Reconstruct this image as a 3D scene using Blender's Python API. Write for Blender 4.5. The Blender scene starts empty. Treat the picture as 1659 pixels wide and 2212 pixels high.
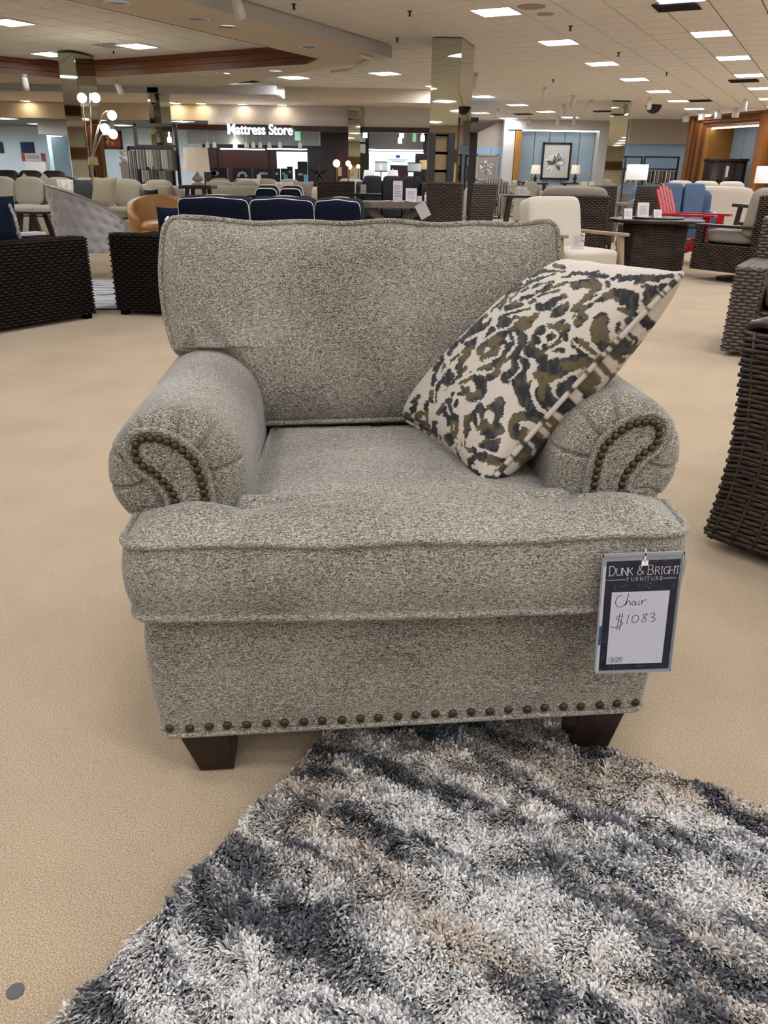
import bpy, bmesh, math, random
import numpy as np
from mathutils import Vector, Matrix
random.seed(7); RNG = np.random.default_rng(7)
S = bpy.context.scene
COL = S.collection
PI = math.pi

# ------------------------------------------------------------------ camera
F, PITCH, ROLL, HC = 1680.0, math.radians(23.4), math.radians(0.9), 1.1
fwd = Vector((0, math.cos(PITCH), -math.sin(PITCH)))
_r0 = Vector((1, 0, 0)); _u0 = _r0.cross(fwd)
rgt = math.cos(ROLL) * _r0 + math.sin(ROLL) * _u0
upv = rgt.cross(fwd)
cd = bpy.data.cameras.new('camera'); cam = bpy.data.objects.new('camera', cd); COL.objects.link(cam)
cd.sensor_fit = 'HORIZONTAL'; cd.sensor_width = 36; cd.lens = 36 * F / 1659; cd.clip_end = 200; cd.clip_start = 0.02
cam.matrix_world = Matrix(((rgt.x, upv.x, -fwd.x, 0), (rgt.y, upv.y, -fwd.y, 0), (rgt.z, upv.z, -fwd.z, HC), (0, 0, 0, 1)))
S.camera = cam

# ------------------------------------------------------------------ world, exposure
w = bpy.data.worlds.new('world'); S.world = w; w.use_nodes = True
w.node_tree.nodes['Background'].inputs[0].default_value = (0.9, 0.95, 1, 1)
w.node_tree.nodes['Background'].inputs[1].default_value = 0.0
S.view_settings.view_transform = 'Standard'; S.view_settings.look = 'None'
S.view_settings.exposure = 0.75; S.view_settings.gamma = 1.0; S.view_settings.use_curve_mapping = False
LAMP = 27.0           # troffer emission
S.cycles.max_bounces = 5; S.cycles.diffuse_bounces = 3; S.cycles.glossy_bounces = 4; S.cycles.transparent_max_bounces = 8
S.cycles.use_denoising = True; S.cycles.use_adaptive_sampling = True; S.cycles.adaptive_threshold = 0.15; S.cycles.adaptive_min_samples = 16; S.cycles.use_light_tree = True; S.cycles.sample_clamp_indirect = 6.0

# ------------------------------------------------------------------ measuring helpers (photo pixel -> point in the room)
def ray(x, y): return fwd + rgt * ((x - 829.5) / F) - upv * ((y - 1106) / F)
def atz(x, y, z):
    d = ray(x, y); t = (z - HC) / d.z
    return Vector((d.x * t, d.y * t, z))
def aty(x, y, Y):
    d = ray(x, y); t = Y / d.y
    return Vector((d.x * t, Y, HC + d.z * t))
def proj(p):
    v = Vector(p) - Vector((0, 0, HC)); q = v.dot(fwd)
    if q < .05: return (-9999, -9999)
    return (829.5 + F * v.dot(rgt) / q, 1106 - F * v.dot(upv) / q)

# ------------------------------------------------------------------ materials
def lin(c):
    if isinstance(c, str): c = [int(c[i:i + 2], 16) for i in (0, 2, 4)]
    return tuple(((v / 255) / 12.92 if v / 255 <= .04045 else ((v / 255 + .055) / 1.055) ** 2.4) for v in c)
MATS = {}
def M(name, col='808080', rough=.6, metal=0., noise=None, bump=None, emit=0., spec=None, sheen=0., alpha=None, trans=0.):
    """noise=(scale, amount, (sx,sy,sz)); bump=(scale, strength, dist)"""
    if name in MATS: return MATS[name]
    m = bpy.data.materials.new(name); m.use_nodes = True
    nt = m.node_tree; N = nt.nodes; L = nt.links; b = N['Principled BSDF']
    c = lin(col); b.inputs['Base Color'].default_value = (*c, 1)
    b.inputs['Roughness'].default_value = rough; b.inputs['Metallic'].default_value = metal
    if spec is not None: b.inputs['Specular IOR Level'].default_value = spec
    if sheen: b.inputs['Sheen Weight'].default_value = sheen; b.inputs['Sheen Roughness'].default_value = .5
    if trans: b.inputs['Transmission Weight'].default_value = trans
    if alpha is not None: b.inputs['Alpha'].default_value = alpha
    tc = None
    if noise or bump: tc = N.new('ShaderNodeTexCoord')
    if noise:
        sc, am, st = noise
        mp = N.new('ShaderNodeMapping'); mp.inputs['Scale'].default_value = st; L.new(tc.outputs['Object'], mp.inputs[0])
        n = N.new('ShaderNodeTexNoise'); n.inputs['Scale'].default_value = sc; n.inputs['Detail'].default_value = 4
        L.new(mp.outputs[0], n.inputs['Vector'])
        r = N.new('ShaderNodeValToRGB'); e = r.color_ramp.elements
        e[0].position = .3; e[1].position = .7
        e[0].color = (*[max(0, v * (1 - am)) for v in c], 1); e[1].color = (*[min(1, v * (1 + am)) for v in c], 1)
        L.new(n.outputs[0], r.inputs[0]); L.new(r.outputs[0], b.inputs['Base Color'])
    if bump:
        n2 = N.new('ShaderNodeTexNoise'); n2.inputs['Scale'].default_value = bump[0]; n2.inputs['Detail'].default_value = 3
        L.new(tc.outputs['Object'], n2.inputs['Vector'])
        bp = N.new('ShaderNodeBump'); bp.inputs['Strength'].default_value = bump[1]; bp.inputs['Distance'].default_value = bump[2]
        L.new(n2.outputs[0], bp.inputs['Height']); L.new(bp.outputs[0], b.inputs['Normal'])
    if emit:
        b.inputs['Emission Color'].default_value = (*c, 1); b.inputs['Emission Strength'].default_value = emit
    MATS[name] = m
    return m
def attr_mat(name, attr='Col', rough=.9, sheen=0., bump=None, spec=.2):
    m = bpy.data.materials.new(name); m.use_nodes = True; nt = m.node_tree; b = nt.nodes['Principled BSDF']
    a = nt.nodes.new('ShaderNodeAttribute'); a.attribute_name = attr
    nt.links.new(a.outputs['Color'], b.inputs['Base Color'])
    b.inputs['Roughness'].default_value = rough; b.inputs['Specular IOR Level'].default_value = spec
    if sheen: b.inputs['Sheen Weight'].default_value = sheen
    if bump:
        tc = nt.nodes.new('ShaderNodeTexCoord'); n2 = nt.nodes.new('ShaderNodeTexNoise'); n2.inputs['Scale'].default_value = bump[0]
        nt.links.new(tc.outputs['Object'], n2.inputs['Vector'])
        bp = nt.nodes.new('ShaderNodeBump'); bp.inputs['Strength'].default_value = bump[1]; bp.inputs['Distance'].default_value = bump[2]
        nt.links.new(n2.outputs[0], bp.inputs['Height']); nt.links.new(bp.outputs[0], b.inputs['Normal'])
    return m
def fabric_mat(name, dark, light, mid=None, grain=620, streak=(25, 160), bump=.5, mixs=.35, big=5, axis='x'):
    """heathered woven cloth: fine grain, streaks along the weft and broad tonal drift"""
    m = bpy.data.materials.new(name); m.use_nodes = True; nt = m.node_tree; N = nt.nodes; L = nt.links; b = N['Principled BSDF']
    tc = N.new('ShaderNodeTexCoord')
    g = N.new('ShaderNodeTexNoise'); g.inputs['Scale'].default_value = grain; g.inputs['Detail'].default_value = 2; g.inputs['Roughness'].default_value = .7
    mp0 = N.new('ShaderNodeMapping'); mp0.inputs['Scale'].default_value = (.6, .8, 1); L.new(tc.outputs['Object'], mp0.inputs[0]); L.new(mp0.outputs[0], g.inputs['Vector'])
    mp = N.new('ShaderNodeMapping'); mp.inputs['Scale'].default_value = (streak[0], streak[1], streak[1]); L.new(tc.outputs['Object'], mp.inputs[0])
    s = N.new('ShaderNodeTexNoise'); s.inputs['Scale'].default_value = 1.6; s.inputs['Detail'].default_value = 3; L.new(mp.outputs[0], s.inputs['Vector'])
    d = N.new('ShaderNodeTexNoise'); d.inputs['Scale'].default_value = big; d.inputs['Detail'].default_value = 2; L.new(tc.outputs['Object'], d.inputs['Vector'])
    a1 = N.new('ShaderNodeMix'); a1.data_type = 'FLOAT'; a1.inputs[0].default_value = mixs; L.new(g.outputs[0], a1.inputs[2]); L.new(s.outputs[0], a1.inputs[3])
    a2 = N.new('ShaderNodeMix'); a2.data_type = 'FLOAT'; a2.inputs[0].default_value = .12; L.new(a1.outputs[0], a2.inputs[2]); L.new(d.outputs[0], a2.inputs[3])
    r = N.new('ShaderNodeValToRGB'); e = r.color_ramp.elements
    e[0].position = .39; e[0].color = (*lin(dark), 1); e[1].position = .61; e[1].color = (*lin(light), 1)
    if mid: q = e.new(.49); q.color = (*lin(mid), 1)
    L.new(a2.outputs[0], r.inputs[0]); L.new(r.outputs[0], b.inputs['Base Color'])
    b.inputs['Roughness'].default_value = .95; b.inputs['Specular IOR Level'].default_value = .15
    b.inputs['Sheen Weight'].default_value = .25; b.inputs['Sheen Roughness'].default_value = .4
    bp = N.new('ShaderNodeBump'); bp.inputs['Strength'].default_value = bump; bp.inputs['Distance'].default_value = .0015
    L.new(g.outputs[0], bp.inputs['Height']); L.new(bp.outputs[0], b.inputs['Normal'])
    MATS[name] = m
    return m

# ------------------------------------------------------------------ mesh helpers
def tag(o, label=None, cat=None, group=None, kind=None):
    if label: o['label'] = label
    if cat: o['category'] = cat
    if group: o['group'] = group
    if kind: o['kind'] = kind
    return o
def link(name, me, mat=None, parent=None, loc=None):
    o = bpy.data.objects.new(name, me); COL.objects.link(o)
    if mat and len(me.materials) == 0: me.materials.append(mat)
    if parent: o.parent = parent
    if loc is not None: o.location = loc
    return o
def raw(name, v, f, mat, parent=None, smooth=True, col=None):
    me = bpy.data.meshes.new(name); me.from_pydata([tuple(p) for p in v], [], [tuple(q) for q in f])
    me.validate(); me.update()
    if smooth: me.polygons.foreach_set('use_smooth', np.ones(len(me.polygons), dtype=bool))
    if col is not None:
        a = me.color_attributes.new('Col', 'FLOAT_COLOR', 'POINT'); a.data.foreach_set('color', np.asarray(col, dtype=np.float32).ravel())
    return link(name, me, mat, parent)
def thing(name, label, cat, loc=(0, 0, 0), rz=0., group=None, kind=None):
    o = bpy.data.objects.new(name, None); COL.objects.link(o); o.empty_display_size = .1
    o.location = loc; o.rotation_euler = (0, 0, rz)
    return tag(o, label, cat, group, kind)
def copy_tree(o, parent=None):
    c = o.copy(); COL.objects.link(c); c.parent = parent
    for ch in list(o.children): copy_tree(ch, c)
    return c
class MB:
    def __init__(s): s.v = []; s.f = []
    def add(s, v, f, mx=None):
        k = len(s.v)
        s.v += [tuple(mx @ Vector(p)) if mx else tuple(p) for p in v]; s.f += [tuple(i + k for i in q) for q in f]; return s
    def box(s, x0, x1, y0, y1, z0, z1, mx=None):
        v = [(x, y, z) for z in (z0, z1) for x, y in ((x0, y0), (x1, y0), (x1, y1), (x0, y1))]
        return s.add(v, [(3, 2, 1, 0), (4, 5, 6, 7), (0, 1, 5, 4), (1, 2, 6, 5), (2, 3, 7, 6), (3, 0, 4, 7)], mx)
    def taper(s, b, t, z0, z1, mx=None):        # b,t = (x0,x1,y0,y1)
        v = [(x, y, z) for q, z in ((b, z0), (t, z1)) for x, y in ((q[0], q[2]), (q[1], q[2]), (q[1], q[3]), (q[0], q[3]))]
        return s.add(v, [(3, 2, 1, 0), (4, 5, 6, 7), (0, 1, 5, 4), (1, 2, 6, 5), (2, 3, 7, 6), (3, 0, 4, 7)], mx)
    def bar(s, a, b, w, h=None):                # square bar between two points
        a, b = Vector(a), Vector(b); d = (b - a); L = d.length; q = d.to_track_quat('Z', 'Y').to_matrix().to_4x4(); q.translation = a
        h = h or w
        return s.box(-w / 2, w / 2, -h / 2, h / 2, 0, L, q)
    def lathe(s, prof, n=24, c=(0, 0, 0), cap=True):
        k = len(s.v); m = len(prof)
        for r, z in prof:
            for i in range(n):
                a = 2 * PI * i / n; s.v.append((c[0] + r * math.cos(a), c[1] + r * math.sin(a), c[2] + z))
        for j in range(m - 1):
            for i in range(n):
                i2 = (i + 1) % n; s.f.append((k + j * n + i, k + j * n + i2, k + (j + 1) * n + i2, k + (j + 1) * n + i))
        if cap:
            s.f.append(tuple(k + i for i in reversed(range(n)))); s.f.append(tuple(k + (m - 1) * n + i for i in range(n)))
        return s
    def tube(s, pts, r, n=8, closed=False, flat=1.0):
        pts = [Vector(p) for p in pts]; k = len(s.v); m = len(pts); pn = None
        for i, p in enumerate(pts):
            a = pts[(i - 1) % m] if (closed or i > 0) else p; b = pts[(i + 1) % m] if (closed or i < m - 1) else p
            t = (b - a)
            t = t.normalized() if t.length > 1e-9 else Vector((0, 0, 1))
            if pn is None: pn = t.orthogonal().normalized()
            pn = (pn - t * pn.dot(t)); pn = pn.normalized() if pn.length > 1e-6 else t.orthogonal().normalized()
            bn = t.cross(pn); rr = r[i] if hasattr(r, '__len__') else r
            for j in range(n):
                an = 2 * PI * j / n; s.v.append(tuple(p + pn * (rr * math.cos(an)) + bn * (rr * flat * math.sin(an))))
        for i in range(m if closed else m - 1):
            i2 = (i + 1) % m
            for j in range(n):
                j2 = (j + 1) % n; s.f.append((k + i * n + j, k + i * n + j2, k + i2 * n + j2, k + i2 * n + j))
        if not closed:
            s.f.append(tuple(k + j for j in reversed(range(n)))); s.f.append(tuple(k + (m - 1) * n + j for j in range(n)))
        return s
    def prism(s, poly, z0, z1, mx=None):
        n = len(poly); v = [(x, y, z0) for x, y in poly] + [(x, y, z1) for x, y in poly]
        return s.add(v, [tuple(reversed(range(n))), tuple(range(n, 2 * n))] + [(i, (i + 1) % n, n + (i + 1) % n, n + i) for i in range(n)], mx)
    def sphere(s, c, r, n=16, m=10, sc=(1, 1, 1)):
        k = len(s.v)
        for j in range(m + 1):
            t = PI * j / m
            for i in range(n):
                a = 2 * PI * i / n; s.v.append((c[0] + r * sc[0] * math.sin(t) * math.cos(a), c[1] + r * sc[1] * math.sin(t) * math.sin(a), c[2] - r * sc[2] * math.cos(t)))
        for j in range(m):
            for i in range(n):
                i2 = (i + 1) % n; s.f.append((k + j * n + i, k + j * n + i2, k + (j + 1) * n + i2, k + (j + 1) * n + i))
        return s
    def soft(s, w, d, h, c=(0, 0, 0), e=5., n=9, mx=None, crown=0.):
        """cushion: a subdivided box pulled towards a superellipsoid, centre c"""
        idx = {}; v = []; f = []
        def pt(p):
            key = tuple(round(q, 4) for q in p)
            if key not in idx:
                x, y, z = p; L = (abs(x) ** e + abs(y) ** e + abs(z) ** e) ** (1 / e)
                bz = 1 + crown * (1 - x * x) * (1 - y * y)
                idx[key] = len(v); v.append((c[0] + w / 2 * x / L, c[1] + d / 2 * y / L, c[2] + h / 2 * z / L * bz))
            return idx[key]
        g = [-1 + 2 * i / n for i in range(n + 1)]
        for ax in range(3):
            for sg in (-1, 1):
                for i in range(n):
                    for j in range(n):
                        q = []
                        for a, b in ((g[i], g[j]), (g[i + 1], g[j]), (g[i + 1], g[j + 1]), (g[i], g[j + 1])):
                            p = [0, 0, 0]; p[ax] = sg; p[(ax + 1) % 3] = a; p[(ax + 2) % 3] = b; q.append(pt(p))
                        f.append(tuple(q) if sg > 0 else tuple(reversed(q)))
        return s.add(v, f, mx)
    def build(s, name, mat, parent=None, smooth=False, bevel=0., seg=2, loc=None):
        me = bpy.data.meshes.new(name); me.from_pydata(s.v, [], s.f); me.update()
        if bevel:
            bm = bmesh.new(); bm.from_mesh(me)
            bmesh.ops.bevel(bm, geom=[e for e in bm.edges if e.calc_face_angle(0) > .5], offset=bevel, segments=seg, affect='EDGES', profile=.5, clamp_overlap=True)
            bm.to_mesh(me); bm.free()
        if smooth: me.polygons.foreach_set('use_smooth', np.ones(len(me.polygons), dtype=bool))
        return link(name, me, mat, parent, loc)
def shade_auto(o, ang=40):
    me = o.data; me.polygons.foreach_set('use_smooth', np.ones(len(me.polygons), dtype=bool))
    me.set_sharp_from_angle(angle=math.radians(ang)); return o
def copies(proto, parent, locs, rots=None):
    for i, l in enumerate(locs):
        o = proto if i == 0 else proto.copy()
        if i: COL.objects.link(o)
        o.parent = parent; o.location = l
        if rots: o.rotation_euler = rots[i]
def resample(pts, n=None, step=None, closed=False):
    p = np.array(pts, float)
    if closed: p = np.vstack([p, p[:1]])
    d = np.r_[0, np.cumsum(np.linalg.norm(np.diff(p, axis=0), axis=1))]
    if step: n = max(2, int(round(d[-1] / step)) + (0 if closed else 1))
    t = np.linspace(0, d[-1], n + 1 if closed else n)
    if closed: t = t[:-1]
    return np.stack([np.interp(t, d, p[:, k]) for k in range(p.shape[1])], 1)
def smoothpts(pts, n, closed=False):
    """Catmull-Rom through the points"""
    P = [np.array(p, float) for p in pts]; m = len(P); out = []
    segs = m if closed else m - 1
    for i in range(segs):
        p0 = P[(i - 1) % m] if closed or i > 0 else P[i]; p1 = P[i]; p2 = P[(i + 1) % m]; p3 = P[(i + 2) % m] if closed or i < m - 2 else p2
        for k in range(n):
            t = k / n; out.append(.5 * ((2 * p1) + (-p0 + p2) * t + (2 * p0 - 5 * p1 + 4 * p2 - p3) * t * t + (-p0 + 3 * p1 - 3 * p2 + p3) * t ** 3))
    if not closed: out.append(P[-1])
    return out
_perm = RNG.random((64, 64))
def vnoise(x, y):
    x = np.asarray(x, float); y = np.asarray(y, float); xi = np.floor(x).astype(int); yi = np.floor(y).astype(int); fx = x - xi; fy = y - yi
    fx = fx * fx * (3 - 2 * fx); fy = fy * fy * (3 - 2 * fy)
    g = lambda a, b: _perm[a % 64, b % 64]
    return (g(xi, yi) * (1 - fx) + g(xi + 1, yi) * fx) * (1 - fy) + (g(xi, yi + 1) * (1 - fx) + g(xi + 1, yi + 1) * fx) * fy
def fbm(x, y, o=3):
    s = 0; a = .5
    for k in range(o): s = s + a * vnoise(x * 2 ** k + 17 * k, y * 2 ** k + 5 * k); a *= .5
    return s / (1 - .5 ** o)
def ribbon(mb, strokes, width, z, to3d, taper=True):
    """flat pen strokes: lists of 2-D points -> thin ribbons lying on a plane"""
    for st in strokes:
        p = resample(st, step=width * .8) if len(st) > 1 else np.array(st)
        if len(p) < 2: continue
        t = np.gradient(p, axis=0); t /= (np.linalg.norm(t, axis=1, keepdims=True) + 1e-9); nrm = np.stack([-t[:, 1], t[:, 0]], 1)
        k = len(mb.v)
        for i in range(len(p)):
            for sg in (-1, 1): mb.v.append(tuple(to3d(*(p[i] + nrm[i] * width / 2 * sg), z)))
        for i in range(len(p) - 1): mb.f.append((k + 2 * i, k + 2 * i + 2, k + 2 * i + 3, k + 2 * i + 1))
# ================================================================== THE ROOM
ZC, ZS, ZK = 2.9, 2.74, 3.04       # tiled ceiling, dropped soffit, coffer ceiling
def carpet_mat():
    m = bpy.data.materials.new('beige_carpet'); m.use_nodes = True; nt = m.node_tree; N = nt.nodes; L = nt.links; b = N['Principled BSDF']
    tc = N.new('ShaderNodeTexCoord')
    g = N.new('ShaderNodeTexNoise'); g.inputs['Scale'].default_value = 420; g.inputs['Detail'].default_value = 3; g.inputs['Roughness'].default_value = .65; L.new(tc.outputs['Object'], g.inputs['Vector'])
    d = N.new('ShaderNodeTexNoise'); d.inputs['Scale'].default_value = 2.2; d.inputs['Detail'].default_value = 5; L.new(tc.outputs['Object'], d.inputs['Vector'])
    r = N.new('ShaderNodeValToRGB'); e = r.color_ramp.elements
    e[0].position = .35; e[0].color = (*lin('83705a'), 1); e[1].position = .62; e[1].color = (*lin('d2bc9d'), 1)
    L.new(g.outputs[0], r.inputs[0])
    mx = N.new('ShaderNodeMix'); mx.data_type = 'RGBA'; mx.blend_type = 'MULTIPLY'; mx.inputs[0].default_value = .55
    r2 = N.new('ShaderNodeValToRGB'); e = r2.color_ramp.elements; e[0].position = .35; e[0].color = (.82, .8, .78, 1); e[1].position = .6; e[1].color = (1, 1, 1, 1)
    L.new(d.outputs[0], r2.inputs[0]); L.new(r.outputs[0], mx.inputs[6]); L.new(r2.outputs[0], mx.inputs[7]); L.new(mx.outputs[2], b.inputs['Base Color'])
    b.inputs['Roughness'].default_value = 1; b.inputs['Specular IOR Level'].default_value = .05; b.inputs['Sheen Weight'].default_value = .15
    bp = N.new('ShaderNodeBump'); bp.inputs['Strength'].default_value = .8; bp.inputs['Distance'].default_value = .004; L.new(g.outputs[0], bp.inputs['Height']); L.new(bp.outputs[0], b.inputs['Normal'])
    return m
MB().box(-17, 15, -9, 33, -.1, 0).build('floor', carpet_mat()); tag(bpy.data.objects['floor'], 'beige cut pile carpet covering the showroom floor', kind='structure')
m_tile = M('ceiling_tile', 'efece6', .95, noise=(60, .12, (1, 1, 1)), bump=(220, .4, .004))
m_grid = M('ceiling_grid', '6e665d', .7)
m_wall = M('cream_paint', 'ddd0b8', .85, noise=(3, .04, (1, 1, 1)))
m_soff = M('soffit_paint', 'e2d6c2', .9, noise=(2, .03, (1, 1, 1)))
m_grey = M('pale_grey_paint', 'c6c4c6', .85)
m_wood = M('orange_oak', '6b3d17', .5, noise=(3, .25, (1, 1, 14)))
m_white = M('white_metal', 'e8e6e2', .4)
m_black = M('black_metal', '131316', .45)
m_dark = M('dark_void', '0b0a0a', .8)
m_lamp = M('troffer_diffuser', 'f4f7ff', .5, emit=LAMP)
m_bulb = M('lamp_globe_glow', 'fff4e0', .4, emit=9.)
m_spotglow = M('spot_lens_glow', 'fff3dc', .3, emit=14.)
m_chrome = M('chrome', 'c8c8c8', .15, 1.)
m_mirror = M('mirror_glass', 'bcc0b4', .02, 1.)

# ---- tiled ceiling: backing, single tiles in view, the rest as a field
LO, E1, E2 = Vector((-.619, 11.81)), Vector((1.861, -.936)), Vector((1.184, 2.198))
T1, T2 = E1 / 4, E2 / 5
U1, U2 = E1.normalized(), E2.normalized()
cel = thing('ceiling', 'suspended ceiling of square off white tiles', None, (0, 0, 0), kind='structure')
MB().box(-17, 15, -9, 33, ZC + .18, ZC + .2).build('ceiling_backing', m_grid, cel)
sp = lambda x, y, z=ZS: atz(x, y, z).xy
def inpoly(p, poly):
    c = False; n = len(poly)
    for i in range(n):
        a, b = poly[i], poly[i - 1]
        if (a.y > p.y) != (b.y > p.y) and p.x < (b.x - a.x) * (p.y - a.y) / (b.y - a.y) + a.x: c = not c
    return c
sofR = sp(845, 125); sofN = sofR - U2 * 16; sofL = sp(470, 186)
SOFFIT = [sofN, sofR, sofL, Vector((-6.0, 21.2)), Vector((-17, 21.2)), Vector((-17, sofN.y))]
kT = sp(689, 127); kF = sp(664, 139); kL = sp(150, 171); kLL = sp(0, 158)
COFFER = [kT - U2 * 14, kT, kF, kL, kLL + (kLL - kL) * 2, Vector((-14, 4))]
def tile_mesh(g=.009):
    a, b = T1 * .5, T2 * .5; k1 = 1 - g / a.length; k2 = 1 - g / b.length
    bot = [(s1 * a * k1 + s2 * b * k2) for s1, s2 in ((-1, -1), (1, -1), (1, 1), (-1, 1))]
    v = [(p.x * .985, p.y * .985, 0) for p in bot] + [(p.x, p.y, .008) for p in bot] + [(p.x, p.y, .02) for p in bot]
    f = [(3, 2, 1, 0)] + [(i + 4 * k, (i + 1) % 4 + 4 * k, (i + 1) % 4 + 4 * k + 4, i + 4 * k + 4) for k in (0, 1) for i in range(4)]
    return v, f
tv, tf = tile_mesh()
cells = []; lamps = []
for a in range(-60, 61):
    for b in range(-70, 71):
        c = LO + T1 * a + T2 * b
        if not (-15.5 < c.x < 14 and -8 < c.y < 31.5) or inpoly(c, SOFFIT): continue
        if a % 4 == 0 and b % 5 == 0 and abs((c - sofR).dot(Vector((U2.y, -U2.x)))) > .75: lamps.append(c)
        else: cells.append(c)
vis = []
for c in cells:
    q = proj((c.x, c.y, ZC))
    if -30 < q[0] < 1690 and -30 < q[1] < 260 and c.y > 0: vis.append((c.y + .3 * abs(c.x), c))
vis.sort(key=lambda t: t[0]); near = [c for _, c in vis[:300]]; ids = set(id(c) for c in near)
tm = bpy.data.meshes.new('ceiling_tile'); tm.from_pydata(tv, [], tf); tm.materials.append(m_tile)
for c in near:
    o = link('ceiling_tile', tm, None, cel, (c.x, c.y, ZC + random.uniform(0, .002)))
mb = MB()
for c in cells:
    if id(c) not in ids: mb.add([(x + c.x, y + c.y, z + ZC) for x, y, z in tv], tf)
tag(mb.build('ceiling_tile_field', m_tile, cel), kind='stuff')
# the suspension grid that shows in the joints
mb = MB()
def grid_line(p, q):
    n = 220; run = []
    for i in range(n + 1):
        r = p + (q - p) * i / n
        ok = -17 < r.x < 15 and -9 < r.y < 33 and not inpoly(r, SOFFIT)
        if ok: run.append(r)
        if run and (not ok or i == n):
            if len(run) > 1: mb.bar((run[0].x, run[0].y, ZC + .016), (run[-1].x, run[-1].y, ZC + .016), .02, .008)
            run = []
for a in range(-60, 61):
    grid_line(LO + T1 * (a - .5) - T2 * 60, LO + T1 * (a - .5) + T2 * 50)
    grid_line(LO + T2 * (a - .5) - T1 * 50, LO + T2 * (a - .5) + T1 * 50)
tag(mb.build('ceiling_grid', m_grid, cel), kind='stuff')

# ---- troffers
def troffer():
    t = thing('troffer_light', 'square white recessed troffer light in the ceiling', 'ceiling light', group='recessed ceiling troffers')
    a, b = T1 * .49, T2 * .49
    P = lambda s1, s2, z: (a.x * s1 + b.x * s2, a.y * s1 + b.y * s2, z)
    v = [P(*q, 0) for q in ((-1, -1), (1, -1), (1, 1), (-1, 1))] + [P(q[0] * .93, q[1] * .93, 0) for q in ((-1, -1), (1, -1), (1, 1), (-1, 1))] + [P(*q, .05) for q in ((-1, -1), (1, -1), (1, 1), (-1, 1))]
    raw('frame', v, [(i, (i + 1) % 4, 4 + (i + 1) % 4, 4 + i) for i in range(4)] + [(i, 8 + i, 8 + (i + 1) % 4, (i + 1) % 4) for i in range(4)] + [(8, 9, 10, 11)], m_white, t, False)
    v = [P(-.93, -.93, .012), P(.93, -.93, .012), P(.93, .93, .012), P(-.93, .93, .012)]; f = [(3, 2, 1, 0)]
    raw('diffuser', v, f, m_lamp, t, False)
    rb = MB()
    for k in (-.31, .31):
        rb.bar(P(k, -.93, .009), P(k, .93, .009), .012, .006); rb.bar(P(-.93, k, .009), P(.93, k, .009), .012, .006)
    rb.build('lens_rib', m_white, t)
    return t
tro = troffer(); first = True
for c in lamps:
    o = tro if first else copy_tree(tro); first = False
    o.location = (c.x, c.y, ZC)
for x, y in ((18, 42), (108, 112), (296, 94)):
    o = copy_tree(tro); p = atz(x, y, ZK); o.location = (p.x, p.y, ZK - .045); o['label'] = 'square white troffer light inside the wood trimmed ceiling coffer'; o['group'] = 'coffer troffers'
for i in range(3):
    for j in range(2):
        o = copy_tree(tro); p = atz(108, 112, ZK).xy - U2 * (4.5 + 3 * j) + U1 * (2.2 * i - 1); o.location = (p.x, p.y, ZK - .045); o['label'] = 'square white troffer light inside the wood trimmed ceiling coffer'; o['group'] = 'coffer troffers'

# ---- soffit with the coffer cut out of it, wood fascia inside the coffer
def holed(outer, hole, z0, z1):
    bm = bmesh.new()
    def loop(pl, z): 
        vs = [bm.verts.new((p.x, p.y, z)) for p in pl]
        return vs, [bm.edges.new((vs[i], vs[(i + 1) % len(vs)])) for i in range(len(vs))]
    va, ea = loop(outer, z0); vb, eb = loop(hole, z0)
    bmesh.ops.triangle_fill(bm, edges=ea + eb, use_beauty=True)
    top = [bm.verts.new((p.x, p.y, z1)) for p in outer]
    for i in range(len(outer)):
        j = (i + 1) % len(outer); bm.faces.new((va[i], va[j], top[j], top[i]))
    me = bpy.data.meshes.new('soffit'); bmesh.ops.recalc_face_normals(bm, faces=bm.faces); bm.to_mesh(me); bm.free(); return me
so = link('trim_1', holed(SOFFIT, COFFER, ZS, ZC + .05), m_soff); tag(so, 'dropped cream plaster soffit around the wood trimmed coffer', kind='structure')
a, b = sofN, sofR
mb = MB(); n = Vector((U2.y, -U2.x)) * .012
v = [(p.x + n.x * s, p.y + n.y * s, z) for p in (a, b) for s in (0, 1) for z in (ZS - .002, ZC)]
raw('trim_2', v, [(0, 1, 5, 4), (2, 6, 7, 3), (0, 4, 6, 2), (0, 2, 3, 1), (4, 5, 7, 6)], m_grey, None, False); tag(bpy.data.objects['trim_2'], 'pale grey vertical edge band of the dropped soffit', kind='structure')
fa = thing('trim_3', 'orange brown wood fascia lining the ceiling coffer', None, kind='structure')
for i in range(len(COFFER)):
    p, q = COFFER[i], COFFER[(i + 1) % len(COFFER)]
    d = (q - p); L = d.length; d.normalize()
    for k in range(3):
        z0 = ZS + .001 + k * (ZK - ZS) / 3; z1 = z0 + (ZK - ZS) / 3 - .006
        mx = Matrix.Translation((p.x, p.y, 0)) @ Matrix.Rotation(math.atan2(d.y, d.x), 4, 'Z')
        MB().box(0, L, .002, .04, z0, z1, mx).build('fascia_board', m_wood, fa)
mb = MB(); mb.prism([(p.x, p.y) for p in COFFER], ZK, ZK + .02); ck = mb.build('coffer_ceiling', M('coffer_joint', 'b3a99c', .8), cel)
# tiles of the coffer ceiling
mb = MB()
for a in range(-60, 30):
    for b in range(-60, 40):
        c = LO + T1 * a + T2 * b
        if inpoly(c, COFFER) and c.y > 3: mb.add([(x + c.x, y + c.y, z + ZK - .022) for x, y, z in tv], tf)
tag(mb.build('coffer_tile_field', m_tile, cel), kind='stuff')

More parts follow.
